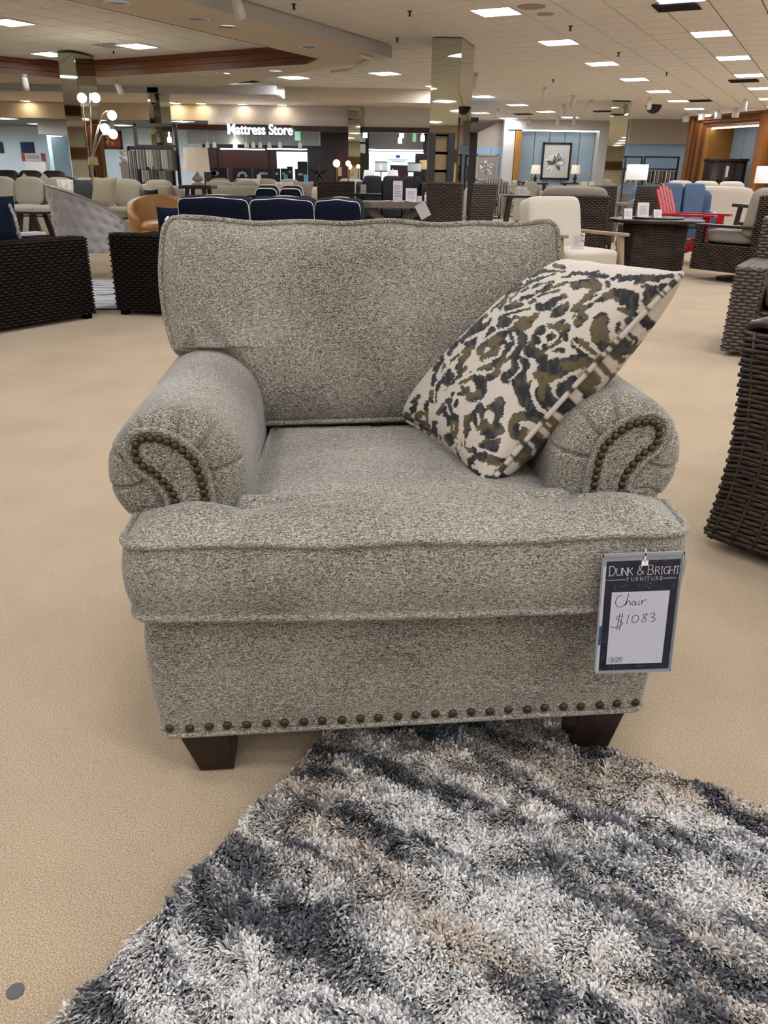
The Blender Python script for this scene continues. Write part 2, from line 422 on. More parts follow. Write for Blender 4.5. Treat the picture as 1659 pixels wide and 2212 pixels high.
# ---- shell walls that the photograph does not face
tag(MB().box(-17, 15, -9.2, -9, 0, 3.3).build('wall_rear', m_wall), kind='structure')
tag(MB().box(-17.2, -17, -9, 33, 0, 3.3).build('wall_left', m_wall), kind='structure')
tag(MB().box(15, 15.2, -9, 33, 0, 3.3).build('wall_right', m_wall), kind='structure')
tag(MB().box(-17, 15, 33, 33.2, 0, 3.3).build('wall_front', M('far_wall', '8f8a84', .9)), kind='structure')
tag(MB().box(-17, 15, -8.99, -8.9, 1.6, 2.1).build('trim_4', m_wood), 'wood band along the rear wall', kind='structure')
tag(MB().box(14.9, 15, -9, 24, 1.6, 2.1).build('trim_5', m_wood), 'wood band along the right wall', kind='structure')

# ---- mirrored columns
def column(label, x0, xm, x1, ytop, Y, ztop):
    p0, pm, p1 = aty(x0, ytop, Y), aty(xm, ytop, Y), aty(x1, ytop, Y)
    wd = (pm - p0).length; ang = 0
    # front face between x0 and xm, right face recedes from xm
    dvec = (ray(x1, ytop)); k = dvec.x / dvec.y
    a = pm.xy; dirn = Vector((-U2.x * 0 + .30, .954)); 
    # length of the receding face so that it ends on the ray through x1
    L = (a.x - k * a.y) / (k * dirn.y - dirn.x); L = min(max(L, .2), 1.2)
    fdir = (pm - p0).xy.normalized(); c = thing('mirror_column', label, 'column', (p0.x, p0.y, 0), 0, group='mirror clad columns')
    P = [Vector((0, 0)), (pm - p0).xy, (pm - p0).xy + dirn * L, dirn * L]
    cen = sum(P, Vector((0, 0))) / 4
    for i in range(4):
        u, v_ = P[i], P[(i + 1) % 4]; g = (v_ - u).normalized() * .008
        u, v_ = u + g, v_ - g; inn = (cen - (u + v_) / 2).normalized() * .02
        MB().prism([(u.x, u.y), (v_.x, v_.y), (v_.x + inn.x, v_.y + inn.y), (u.x + inn.x, u.y + inn.y)], .1, ztop - .03).build('mirror_panel', m_mirror, c)
    core = [(p + (cen - p) * .03) for p in P]
    MB().prism([(p.x, p.y) for p in core], 0, ztop - .005).build('core', M('column_core', '3b3832', .6), c)
    return c
column('mirror clad column at the left, behind the arc floor lamp', 124, 161, 203, 124, 15.5, ZC + .1)
column('tall mirror clad column in the middle, beside the fabric display tower', 934, 998, 1027, 80, 12.7, ZC + .02)
column('mirror clad column at the right, left of the wood framed alcove', 1323, 1362, 1373, 217, 21.9, ZC)
column('small mirror clad column at the mattress store front', 752, 778, 797, 243, 20.9, 2.66)
column('mirror clad column behind the fabric sample rack', 318, 343, 366, 207, 18.4, 2.75)

# ---- the store fronts at the back: bulkheads
YF = 21.2
def band(name, Y, x0, y0, x1, y1, mat, th=.1, label=None, kind='structure', cat=None, group=None, parent=None, bevel=0, dz=0):
    """an upright slab facing the camera at distance Y that covers the pixel box"""
    ym = (y0 + y1) / 2; xm = (x0 + x1) / 2
    X0, X1 = aty(x0, ym, Y).x, aty(x1, ym, Y).x; Z1, Z0 = aty(xm, y0, Y).z, aty(xm, y1, Y).z
    o = MB().box(X0, X1, Y, Y + th, max(Z0 + dz, 0.001), Z1).build(name, mat, parent, bevel=bevel)
    return tag(o, label, cat, group, kind) if (label or kind) else o
tag(MB().box(-17, -2.4, 18.4, 18.6, 2.62, ZS + .05).build('trim_6', m_grey), 'grey step in the cream ceiling above the shops', kind='structure')
tag(MB().box(-17, -2.4, 18.6, YF + .1, 2.62, 2.66).build('trim_7', m_soff), 'lower cream soffit in front of the shops', kind='structure')
tag(MB().box(-17, -4.45, YF, YF + .15, 2.27, 2.64).build('wall_shops', m_wall), 'cream bulkhead above the left shop fronts', kind='structure')
tag(MB().box(-4.45, 1.75, YF, YF + .15, 2.17, ZC).build('wall_mattress', M('bulkhead_warm_white', 'dcd6d2', .8)), 'pale bulkhead carrying the sign', kind='structure')
tag(MB().box(-5.3, 1.75, YF - .06, YF + .1, 2.06, 2.18).build('trim_8', M('red_brown_beam', '2e1412', .35)), 'dark red brown beam under the bulkhead', kind='structure')
m_blue = M('pale_blue_panel', 'cfe2ea', .6)
m_int = M('shop_grey', '6a6c70', .8)
# interiors
tag(MB().box(-17, -4.6, 26, 26.1, 0, 2.7).build('wall_shop_left', m_blue), 'pale blue rear wall of the left shops', kind='structure')
tag(MB().box(-5.6, 2.6, 25.6, 25.7, 0, 2.7).build('wall_shop_middle', M('dark_brown_wall', '1c100d', .6)), 'dark brown rear wall of the mattress store', kind='structure')
tag(MB().box(-17, 2.6, YF + .2, 26, 2.3, 2.34).build('ceiling_shop', m_int), 'grey ceiling inside the shops', kind='structure')

for i in range(8):
    for j in range(2):
        o = copy_tree(tro); o.location = (-14.3 + 2.25 * i, 22.0 + 2.25 * j, 2.278); o['label'] = 'square troffer in the grey shop ceiling behind the bulkhead'; o['group'] = 'shop ceiling troffers'

tag(MB().box(-2.4, 1.75, 19.9, YF + .1, 2.62, ZC + .03).build('trim_11', m_soff), 'cream soffit box in front of the sign', kind='structure')
# ================================================================== THE ARMCHAIR
m_fab = fabric_mat('heathered_grey_beige_chenille', '38352f', 'b3ada1', '7a7468', grain=490, streak=(60, 330), bump=.6, mixs=.32)
m_nail = M('antique_brass', '463a28', .45, .7, noise=(300, .3, (1, 1, 1)))
m_leg = M('dark_walnut', '180904', .35, noise=(6, .3, (1, 1, .1)))
chair = thing('armchair', 'heathered grey beige rolled arm chair with nailhead trim in the foreground', 'armchair', (.054, 1.227, .0126))
chair.rotation_euler = (0, math.radians(-1.5), math.radians(4.5))
ZB0, ZB1 = .105, .375
# base: front bulges a little and the sides run back
def base_mesh():
    v = []; f = []; rows = 9
    half, dep, r = .475, .80, .03
    per = []
    for cx, cy, a0 in ((half - r, r, -90), (half - r, dep - r, 0), (-half + r, dep - r, 90), (-half + r, r, 180)):
        for k in range(7):
            a = math.radians(a0 + 15 * k); per.append((cx + r * math.cos(a), cy + r * math.sin(a)))
    fr = [(x, 0) for x in np.linspace(-half + r, half - r, 26)[1:-1]]
    i0 = 0
    per = per + fr
    n = len(per)
    for j in range(rows + 1):
        t = j / rows; z = ZB0 + (ZB1 - ZB0) * t
        k = 1 + .010 * math.sin(PI * min(1, t * 1.1)) + .012 * (t ** 1.5)
        for x, y in per: v.append((x * k, (y - .4) * (1 + .012 * math.sin(PI * t) - .22 * max(0, t - .75)) + .4, z))
    for j in range(rows):
        for i in range(n): f.append((j * n + i, j * n + (i + 1) % n, (j + 1) * n + (i + 1) % n, (j + 1) * n + i))
    f.append(tuple(reversed(range(n)))); f.append(tuple(rows * n + i for i in range(n)))
    return v, f, per
bv, bf, bper = base_mesh()
base = raw('base', bv, bf, m_fab, chair); base.data.set_sharp_from_angle(angle=math.radians(50))
MB().tube([(x * 1.0, y if y > .02 else y - .003, ZB0 + .008) for x, y in bper], .0055, 6, closed=True).build('welt', m_fab, base, smooth=True)
def dome(name, r=.0085, h=.55):
    mb = MB()
    prof = [(r * math.cos(a), r * h * math.sin(a)) for a in np.linspace(0, PI / 2 * .93, 5)]
    mb.lathe([(r, -.003)] + prof, 14)
    me = bpy.data.meshes.new(name); me.from_pydata([(x, -z, y) for x, y, z in mb.v], [], [tuple(q) for q in mb.f]); me.update()
    me.polygons.foreach_set('use_smooth', np.ones(len(me.polygons), dtype=bool)); me.materials.append(m_nail); return me
nm = dome('nailhead'); nm2 = dome('nailhead_small', .0075, .8)
for i in range(26):
    link('nailhead', nm, None, base, ((-.452 + .904 * i / 25) + random.uniform(-.0015, .0015), -.0035 + (.001 if i in (0, 25) else 0), ZB0 + .024 + random.uniform(-.0012, .0012)))
for sx in (-1, 1):
    for fy in (0, 1):
        y0, y1 = (.012, .112) if fy == 0 else (.69, .79)
        xo, xi = .445 * sx, .345 * sx
        zb = -.0126 + (.012 if sx < 0 else -.010) + .0005
        bx = sorted((xo - .032 * sx, xi)); tx = sorted((xo, xi))
        yb = (y0 + .012, y1 - .005) if fy == 0 else (y0 + .02, y1 + .02)
        MB().taper((*bx, *yb), (*tx, y0, y1), zb, ZB0 + .004).build('leg', m_leg, chair, bevel=.003)

# boxed cushion in (a,b,c): a across, b along, c out of the face; half widths vary with b
def boxed(wl, wr, b0, b1, brows, c0, c1, crown, nu=72, bow=None, disp=None, fall=.05, bulge=.012, edge=None):
    """edge(a,b): extra distance to a re-entrant edge.  returns verts, faces, perimeter loop (a,b)"""
    us = np.sin(np.linspace(-1, 1, nu + 1) * PI / 2 * .92) / math.sin(PI / 2 * .92)
    A = np.zeros((len(brows), nu + 1)); B = np.zeros_like(A); C = np.zeros_like(A)
    for i, b in enumerate(brows):
        L, R = wl(b), wr(b)
        a = (R - L) / 2 * us + (R + L) / 2
        A[i] = a; B[i] = b
        d = np.minimum(np.minimum(a - L, R - a), min(b - b0, b1 - b))
        if edge is not None: d = np.minimum(d, edge(a, np.full_like(a, b)))
        C[i] = c1 + crown * (1 - np.exp(-np.maximum(d, 0) / fall))
    if bow: A, B = bow(A, B)
    if disp: C = C + disp(A, B)
    nr, nc = A.shape
    v = list(zip(A.ravel(), B.ravel(), C.ravel())); f = []
    for i in range(nr - 1):
        for j in range(nc - 1): f.append((i * nc + j, i * nc + j + 1, (i + 1) * nc + j + 1, (i + 1) * nc + j))
    loop = [(0, j) for j in range(nc)] + [(i, nc - 1) for i in range(1, nr)] + [(nr - 1, j) for j in range(nc - 2, -1, -1)] + [(i, 0) for i in range(nr - 2, 0, -1)]
    P = np.array([(A[i, j], B[i, j]) for i, j in loop]); Ct = np.array([C[i, j] for i, j in loop]); n = len(P)
    T = np.roll(P, -1, 0) - np.roll(P, 1, 0); Nn = np.stack([T[:, 1], -T[:, 0]], 1); Nn /= (np.linalg.norm(Nn, axis=1, keepdims=True) + 1e-9)
    # smooth the normals
    for _ in range(3): Nn = (np.roll(Nn, 1, 0) + Nn * 2 + np.roll(Nn, -1, 0)); Nn /= (np.linalg.norm(Nn, axis=1, keepdims=True) + 1e-9)
    prev = [i * nc + j for i, j in loop]; K = 8
    for k in range(1, K + 1):
        t = k / K; off = bulge * math.sin(PI * t); base_i = len(v)
        for q in range(n): v.append((P[q, 0] + Nn[q, 0] * off, P[q, 1] + Nn[q, 1] * off, Ct[q] + (c0 - Ct[q]) * t))
        cur = [base_i + q for q in range(n)]
        for q in range(n): f.append((prev[(q + 1) % n], prev[q], cur[q], cur[(q + 1) % n]))
        prev = cur
    f.append(tuple(prev))
    return v, f, P, Ct, Nn
# ---- seat cushion (T shaped)
HWs, HWr, YS = .478, .288, .098
def swl(s):
    def w(b):
        rc = .035; k = b - (-.03)
        x = HWs if k >= rc else HWs - rc + math.sqrt(max(0, rc * rc - (rc - k) ** 2))
        t = min(1, max(0, (b - YS) / .02)); t = t * t * (3 - 2 * t)
        return s * (x + (HWr - x) * t)
    return w
br = list(np.r_[np.linspace(-.03, .006, 9), np.linspace(.014, YS - .004, 12), np.linspace(YS, YS + .02, 8), np.linspace(YS + .03, .60, 34)])
def sedge(a, b):
    ins = np.abs(a) > HWr + .004
    return np.where(ins, np.maximum(YS + .006 - b, 0), np.where(b < YS, np.hypot(np.maximum(HWr - np.abs(a), 0) , YS - b), .5))
def sdisp(A, B):
    sag = -.012 * np.exp(-((A / .25) ** 2 + ((B - .40) / .2) ** 2))
    ear = .022 * np.exp(-((np.abs(A) - .37) / .075) ** 2 - ((B - .075) / .05) ** 2)
    return sag + ear + .004 * (fbm(A * 9 + 3, B * 9 + 1) - .5) * np.clip((.5 - np.abs(A)) * 20, 0, 1) + .0014 * np.sin(A * 21 + 1) * np.exp(-(B + .03) / .03)
sv, sf, sP, sC, sN = boxed(swl(-1), swl(1), -.03, .60, br, .388, .530, .034, disp=sdisp, edge=sedge, fall=.06, bow=lambda A, B: (A, B - .012 * (1 - (A / .48) ** 2) * np.exp(-(B + .03) / .08)))
SEAT_MX = Matrix.Translation((-.004, -.022, 0)) @ Matrix.Rotation(math.radians(-2.6), 4, 'Z')
def tr(v, mx): return [tuple(mx @ Vector(p)) for p in v]
seat = raw('seat_cushion', tr(sv, SEAT_MX), sf, m_fab, chair)
def welt_pts(P, C, N, dc, off=.002, wob=.0012):
    n = len(P); return [(P[i, 0] + N[i, 0] * off, P[i, 1] + N[i, 1] * off, C[i] + dc + wob * math.sin(i * .9) * math.sin(i * .37)) for i in range(n)]
def dedupe(pts, mn):
    out = [pts[0]]
    for p in pts[1:]:
        if (Vector(p) - Vector(out[-1])).length > mn: out.append(p)
    return out
MB().tube(dedupe(tr(welt_pts(sP, sC, sN, .001), SEAT_MX), .004), .0062, 7, closed=True).build('welt', m_fab, seat, smooth=True)
MB().tube(dedupe(tr(welt_pts(sP, np.full(len(sP), .391), sN, 0), SEAT_MX), .004), .0062, 7, closed=True).build('welt', m_fab, seat, smooth=True)

AC, AZ, AR = .405, .598, .124
# ---- back cushion (T shaped, ears over the arms): a = x, b = up the face, c = towards the viewer
BT = .458
def bwl(s):
    def w(b):
        wide = {-1: .455, 1: .44}[s] + .022 * math.sin(PI * min(1, max(0, (b - .16) / .3))) * (1 if s < 0 else .3)
        z = .549 + .974 * b
        nar = AC - math.sqrt(max(0, AR * AR - max(0, z - AZ) ** 2)) + .012 if z < AZ + AR else wide
        x = min(nar, wide)
        t = min(1, max(0, (b - .165) / .03)); t = t * t * (3 - 2 * t); x = x + (wide - x) * t
        k = BT - b; rc = .035
        if k < rc: x -= rc - math.sqrt(max(0, rc * rc - (rc - k) ** 2))
        return s * x
    return w
bb = list(np.r_[np.linspace(0, .13, 14), np.linspace(.14, .20, 20), np.linspace(.21, BT - .035, 24), np.linspace(BT - .03, BT, 8)])
def bedge(a, b):
    return np.where(np.abs(a) > .405, np.maximum(b - .165, 0), .5)
def bdisp(A, B):
    s = .010 * np.exp(-((A + .05) / .3) ** 2 - ((B - .16) / .14) ** 2)
    crease = 0
    for sg in (-1, 1):
        ax = A * sg; l = ax - (.325 + (B - .14) * .62)
        crease = crease - .015 * np.exp(-(l / .014) ** 2) * np.exp(-((B - .20) / .05) ** 2) + .007 * np.exp(-((l + .035) / .025) ** 2) * np.exp(-((B - .18) / .07) ** 2)
    top = .004 * np.sin(A * 26 + .6) * np.exp(-(BT - B) / .03)
    return s + crease + top + .008 * (fbm(A * 6, B * 6 + 9) - .5)
def bbow(A, B):
    t = np.clip((B - .25) / .2, 0, 1)
    return A, B + t * (-.022 * (A + .45) / .9 + .002 * np.sin(A * 14 + 1.2) + .0025 * np.sin(A * 31)) + .012 * t * (np.abs(A) / .45) ** 6
kv, kf, kP, kC, kN = boxed(bwl(-1), bwl(1), 0, BT, bb, 0, .155, .045, disp=bdisp, bow=bbow, edge=bedge, fall=.045, bulge=.016)
lean = math.radians(13)
BACK_MX = Matrix.Translation((-.022, .735, .515)) @ Matrix(((1, 0, 0, 0), (0, math.sin(lean), -math.cos(lean), 0), (0, math.cos(lean), math.sin(lean), 0), (0, 0, 0, 1)))
backc = raw('back_cushion', tr(kv, BACK_MX), kf, m_fab, chair)
MB().tube(dedupe(tr(welt_pts(kP, kC, kN, .001), BACK_MX), .004), .0062, 7, closed=True).build('welt', m_fab, backc, smooth=True)
MB().tube(dedupe(tr(welt_pts(kP, np.full(len(kP), .003), kN, 0), BACK_MX), .004), .0062, 7, closed=True).build('welt', m_fab, backc, smooth=True)
pt = BACK_MX @ Vector((-.455, BT - .003, .15))
MB().tube([pt, pt + Vector((-.003, -.002, .008)), pt + Vector((.002, -.004, .013)), pt + Vector((.004, 0, .016))], [.003, .0022, .003, .001], 6).build('loose_thread', M('white_thread', 'e9e6df', .8), backc, smooth=True)
# ---- inner back frame behind the cushion
MB().box(-.42, .42, .735, .80, .3, .94).build('back_frame', m_fab, chair, bevel=.03, seg=4)

# ---- rolled arms
def arm_profile():
    p = [(.30, .30), (.29, .42), (AC - AR, .52)]
    for a in np.linspace(180, -52, 30): p.append((AC + AR * math.cos(math.radians(a)), AZ + AR * math.sin(math.radians(a))))
    p += [(.44, .46), (.425, .40), (.42, .30)]
    return resample(p, n=280, closed=True)
def inset(P, d):
    T = np.roll(P, -1, 0) - np.roll(P, 1, 0); N = np.stack([-T[:, 1], T[:, 0]], 1); N /= np.linalg.norm(N, axis=1, keepdims=True)
    area = np.sum(P[:, 0] * np.roll(P[:, 1], -1) - P[:, 1] * np.roll(P[:, 0], -1))
    if area < 0: N = -N
    return P + N * d
PANEL = [(.419, .548), (.4236, .576), (.447, .608), (.468, .624), (.476, .642), (.477, .664), (.470, .681), (.457, .691), (.434, .694), (.411, .690), (.387, .678), (.366, .659), (.351, .638), (.344, .610), (.340, .579), (.338, .548)]
def arm(sx):
    P = arm_profile(); v = []; f = []; n = len(P); YA = .090; R = .048
    secs = [(.79, 0.), (.60, 0.), (.45, -.002), (.3, -.002), (.2, 0.), (.155, 0.)]
    for t in np.linspace(0, 1, 9)[1:]: secs.append((YA + R * (1 - math.sin(t * PI / 2)), R * (1 - math.cos(t * PI / 2)) * .95))
    cen = np.array([.405, .60]); ang = np.degrees(np.arctan2(P[:, 1] - AZ, P[:, 0] - AC))
    pleat = np.zeros(n)
    for a0 in (168, 130, 100, 62, 25, -8, -40): pleat = np.maximum(pleat, np.exp(-((ang - a0) / 1.7) ** 2))
    head = np.clip((P[:, 1] - .50) / .04, 0, 1)
    for k, (y, ins) in enumerate(secs):
        Q = inset(P, ins) if ins > 0 else P
        wgt = min(1, max(0, (k - 5) / 3)) if k > 5 else 0
        Q = Q + (cen - Q) * (pleat * head * wgt * .055)[:, None]
        for q in range(n): v.append((sx * Q[q, 0], y + (.010 * pleat[q] * head[q] * wgt), Q[q, 1]))
    # face rings shrinking towards the panel
    Qe = inset(P, R * .95)
    for s, dy in ((.85, -.004), (.7, -.005), (.5, -.004), (.2, -.003)):
        for q in range(n):
            c0 = np.array([.405, min(.62, max(Qe[q, 1], .3))]) if Qe[q, 1] < .56 else np.array([.410, .62])
            p = c0 + (Qe[q] - c0) * s; v.append((sx * p[0], YA + dy + (.010 * pleat[q] * head[q] if s > .6 else 0), p[1]))
    m = len(secs) + 4
    for k in range(m - 1):
        for q in range(n): 
            fc = (k * n + q, k * n + (q + 1) % n, (k + 1) * n + (q + 1) % n, (k + 1) * n + q); f.append(fc if sx < 0 else fc[::-1])
    f.append(tuple(range(n))); f.append(tuple((m - 1) * n + q for q in range(n)))
    o = raw('arm', v, f, m_fab, chair); bm = bmesh.new(); bm.from_mesh(o.data); bmesh.ops.recalc_face_normals(bm, faces=bm.faces); bm.to_mesh(o.data); bm.free()
    yp = YA - .010
    out = smoothpts(PANEL, 6); low = [(.333, .50), (.43, .50)]
    poly = [tuple(p) for p in out] + low
    pm = MB().prism([(sx * x, z) for x, z in poly] if sx > 0 else [(sx * x, z) for x, z in reversed(poly)], 0, .010, Matrix(((1, 0, 0, 0), (0, 0, 1, yp), (0, 1, 0, 0), (0, 0, 0, 1))))
    pa = pm.build('arm_panel', m_fab, o)
    MB().tube([(sx * x, yp + .001, z) for x, z in out] + [(sx * .334, yp + .001, .52)], .0055, 7).build('welt', m_fab, o, smooth=True)
    inn = inset(np.array([(.4236, .50)] + [tuple(p) for p in out] + [(.338, .50)]), .0145)[1:-1]
    for x, z in resample(inn, step=.0146): link('nailhead', nm2, None, o, (sx * x, yp - .001, z))
    return o
arm(-1); arm(1)
# ================================================================== RUG, PILLOW, PRICE TAG
rug = thing('shag_rug', 'thick shag rug striped in charcoal, grey, cream and beige under the armchair', 'rug', (0, 0, 0))
RC = Vector((.019, 1.584)); RA = Vector((-.47, -.883)).normalized(); RB = Vector((.84, -.542)).normalized()
def rp(a, b, z): q = RC + RA * a + RB * b; return (q.x, q.y, z)
def rug_back():
    n = 40; pts = [rp(a, 0, 0) for a in np.linspace(0, 2.1, n)] + [rp(2.1, b, 0) for b in np.linspace(0, 1.5, n)[1:]] + [rp(a, 1.5, 0) for a in np.linspace(2.1, 0, n)[1:]] + [rp(0, b, 0) for b in np.linspace(1.5, 0, n)[1:-1]]
    return MB().prism([(p[0], p[1]) for p in pts], .001, .009).build('backing', M('rug_backing', '97958f', .9), rug)
rug_back()
def rug_pile():
    dens = 105000; na, nb = 1.62, 1.34
    N = int(dens * na * nb)
    a = RNG.random(N) * na + .006; b = RNG.random(N) * nb + .006
    # scalloped clumps along the edge
    x = RC.x + RA.x * a + RB.x * b; y = RC.y + RA.y * a + RB.y * b
    wob = .05 * (fbm(b * 3.1, a * 3.1 + 7) - .5) * 2
    s = fbm(a * 21 + wob * 40, b * 4.8 + 3, 3) ; s2 = fbm(a * 44 + 11, b * 15, 2); s3 = RNG.random(N)
    tone = np.clip((s - .5) * 2.9 + (s2 - .5) * 1.7 + .70, 0, 1) + (s3 - .5) * .75
    warm = fbm(a * 7 + 31, b * 2.2 + 8, 2) + (RNG.random(N) - .5) * .35
    pal = np.array([lin('47484c'), lin('6d6e72'), lin('97979a'), lin('bdbbb7'), lin('dbd8d3')])
    q = np.clip(tone, 0, .999) * 4; i0 = np.floor(q).astype(int); i1 = np.minimum(i0 + 1, 4); fr = (q - i0)[:, None]
    col = pal[i0] * (1 - fr) + pal[i1] * fr
    beige = np.array(lin('97897a')); wm = np.clip((warm - .50) * 5, 0, .85)[:, None] * (tone > .30)[:, None]
    lum = col.mean(1, keepdims=True) + .12
    col = col * (1 - wm) + beige * wm * np.clip(lum * 2.0, .5, 1.55)
    col = np.clip(col * (.85 + .3 * RNG.random((N, 1))), 0, 1)
    # strand shape: rises, then bends over
    clump = fbm(x * 26, y * 26, 2); ang = fbm(x * 14 + 5, y * 14, 2) * 4 * PI + RNG.normal(0, .7, N)
    Ln = .019 + .010 * RNG.random(N) + .008 * (clump - .5); Wd = .0019 + .0011 * RNG.random(N)
    dx = np.cos(ang) * .75 + RA.x * .35; dy = np.sin(ang) * .75 + RA.y * .35
    n = np.hypot(dx, dy) + 1e-6; lean = .35 + .65 * RNG.random(N)
    px, py = -dy / n, dx / n
    r = np.array([.0, .45, .85, 1.0]); hz = np.array([.0, .55, .88, .92]); hx = np.array([.0, .16, .55, .95]); ww = np.array([.7, 1.0, .9, .25])
    V = np.zeros((N, 8, 3))
    for k in range(4):
        cx = x + dx * Ln * hx[k] * lean; cy = y + dy * Ln * hx[k] * lean
        cz = .008 + Ln * hz[k] * (1.15 - .45 * lean) + .004 * (clump - .5)
        for s_, sg in ((0, -1), (1, 1)):
            V[:, 2 * k + s_, 0] = cx + px * Wd * ww[k] * sg; V[:, 2 * k + s_, 1] = cy + py * Wd * ww[k] * sg; V[:, 2 * k + s_, 2] = np.maximum(cz + .0006 * sg, .004)
    # pressed flat where the chair legs stand
    fc = np.array([[0, 1, 3, 2], [2, 3, 5, 4], [4, 5, 7, 6]])
    Fi = (np.arange(N)[:, None, None] * 8 + fc[None]).reshape(-1)
    me = bpy.data.meshes.new('pile'); me.vertices.add(N * 8); me.vertices.foreach_set('co', V.astype(np.float32).ravel())
    me.loops.add(len(Fi)); me.loops.foreach_set('vertex_index', Fi.astype(np.int32)); me.polygons.add(N * 3)
    me.polygons.foreach_set('loop_start', np.arange(0, N * 12, 4, dtype=np.int32)); me.polygons.foreach_set('loop_total', np.full(N * 3, 4, dtype=np.int32))
    me.polygons.foreach_set('use_smooth', np.ones(N * 3, dtype=bool))
    me.update(calc_edges=True)
    at = me.color_attributes.new('Col', 'FLOAT_COLOR', 'POINT')
    C = np.ones((N, 8, 4), dtype=np.float32); C[:, :, :3] = col[:, None, :]; at.data.foreach_set('color', C.ravel())
    tag(link('pile', me, attr_mat('shag_pile', rough=.75, spec=.25), rug), kind='stuff')
rug_pile()
MB().lathe([(.0001, .0), (.0125, .0), (.0125, .0012), (.0115, .002), (.0001, .0022)], 28, cap=False).build('floor_dot', M('slate_vinyl', '4b4d50', .6), None, loc=(atz(33, 2142, 0).x, atz(33, 2142, 0).y, .0005))
tag(bpy.data.objects['floor_dot'], 'small round dark grey disc lying on the carpet at the lower left', 'disc')

# ---- patterned throw pillow
def pattern(px, py):
    """ragged ikat scrollwork; coordinates are millimetres on the pillow face scaled to the traced drawing"""
    x = px + (fbm(px / 22, py / 22, 2) - .5) * 14 + (vnoise(px / 5, py / 5) - .5) * 10
    y = py + (fbm(px / 22 + 40, py / 22, 2) - .5) * 14 + (vnoise(px / 5 + 9, py / 5) - .5) * 10
    n = len(x); motif = np.zeros(n); white = np.zeros(n)
    def seg(pts, wd):
        q = np.array(smoothpts(pts, 5)) if len(pts) > 2 else np.array(pts, float)
        lo = q.min(0) - 120; hi = q.max(0) + 120
        idx = np.where((x > lo[0]) & (x < hi[0]) & (y > lo[1]) & (y < hi[1]))[0]
        d = np.full(len(idx), 1e9); X = x[idx]; Y = y[idx]
        for i in range(len(q) - 1):
            ax, ay = q[i]; bx, by = q[i + 1]; ux, uy = bx - ax, by - ay; L2 = ux * ux + uy * uy + 1e-9
            t = np.clip(((X - ax) * ux + (Y - ay) * uy) / L2, 0, 1); d = np.minimum(d, np.hypot(X - ax - t * ux, Y - ay - t * uy))
        return idx, d, wd
    gold = np.zeros(n)
    for q in DARK:
        pts, wd = q[0], q[1] * 1.06; pts = pts if len(pts) > 1 else [pts[0], (pts[0][0] + 2, pts[0][1] + 2)]
        idx, d, w_ = seg(pts, wd); hit = (d < w_ / 2); motif[idx] = np.maximum(motif[idx], hit)
        if len(q) > 2: gold[idx] = np.maximum(gold[idx], hit)
    for pts, wd in LINES:
        pts = pts if len(pts) > 1 else [pts[0], (pts[0][0] + 2, pts[0][1] + 2)]
        idx, d, w_ = seg(pts, wd); white[idx] = np.maximum(white[idx], (d < w_ / 2))
    motif = motif * (1 - white)
    cream = np.array(lin('bcb2a5')); dk = np.array(lin('26282a')); ol = np.array(lin('635638')); gr = np.array(lin('53524e'))
    h = fbm(px / 70 + 3, py / 70 + 1, 2); g = fbm(px / 14, py / 40 + 7, 2)
    k1 = np.clip((h - .56 + .2 * gold) * 6, 0, .85)[:, None]; k2 = np.clip((g - .45) * 5, 0, 1)[:, None]
    ink = dk * (1 - k1) + ol * k1; ink = ink * (1 - .45 * k2) + gr * .45 * k2
    str_ = (vnoise(px / 4, py / 30) > .78)[:, None] * .35
    ink = ink * (1 - str_) + dk * str_
    c = cream * (1 - motif[:, None]) + ink * motif[:, None]
    return np.clip(c * (.94 + .12 * vnoise(px / 3, py / 3)[:, None]), 0, 1)
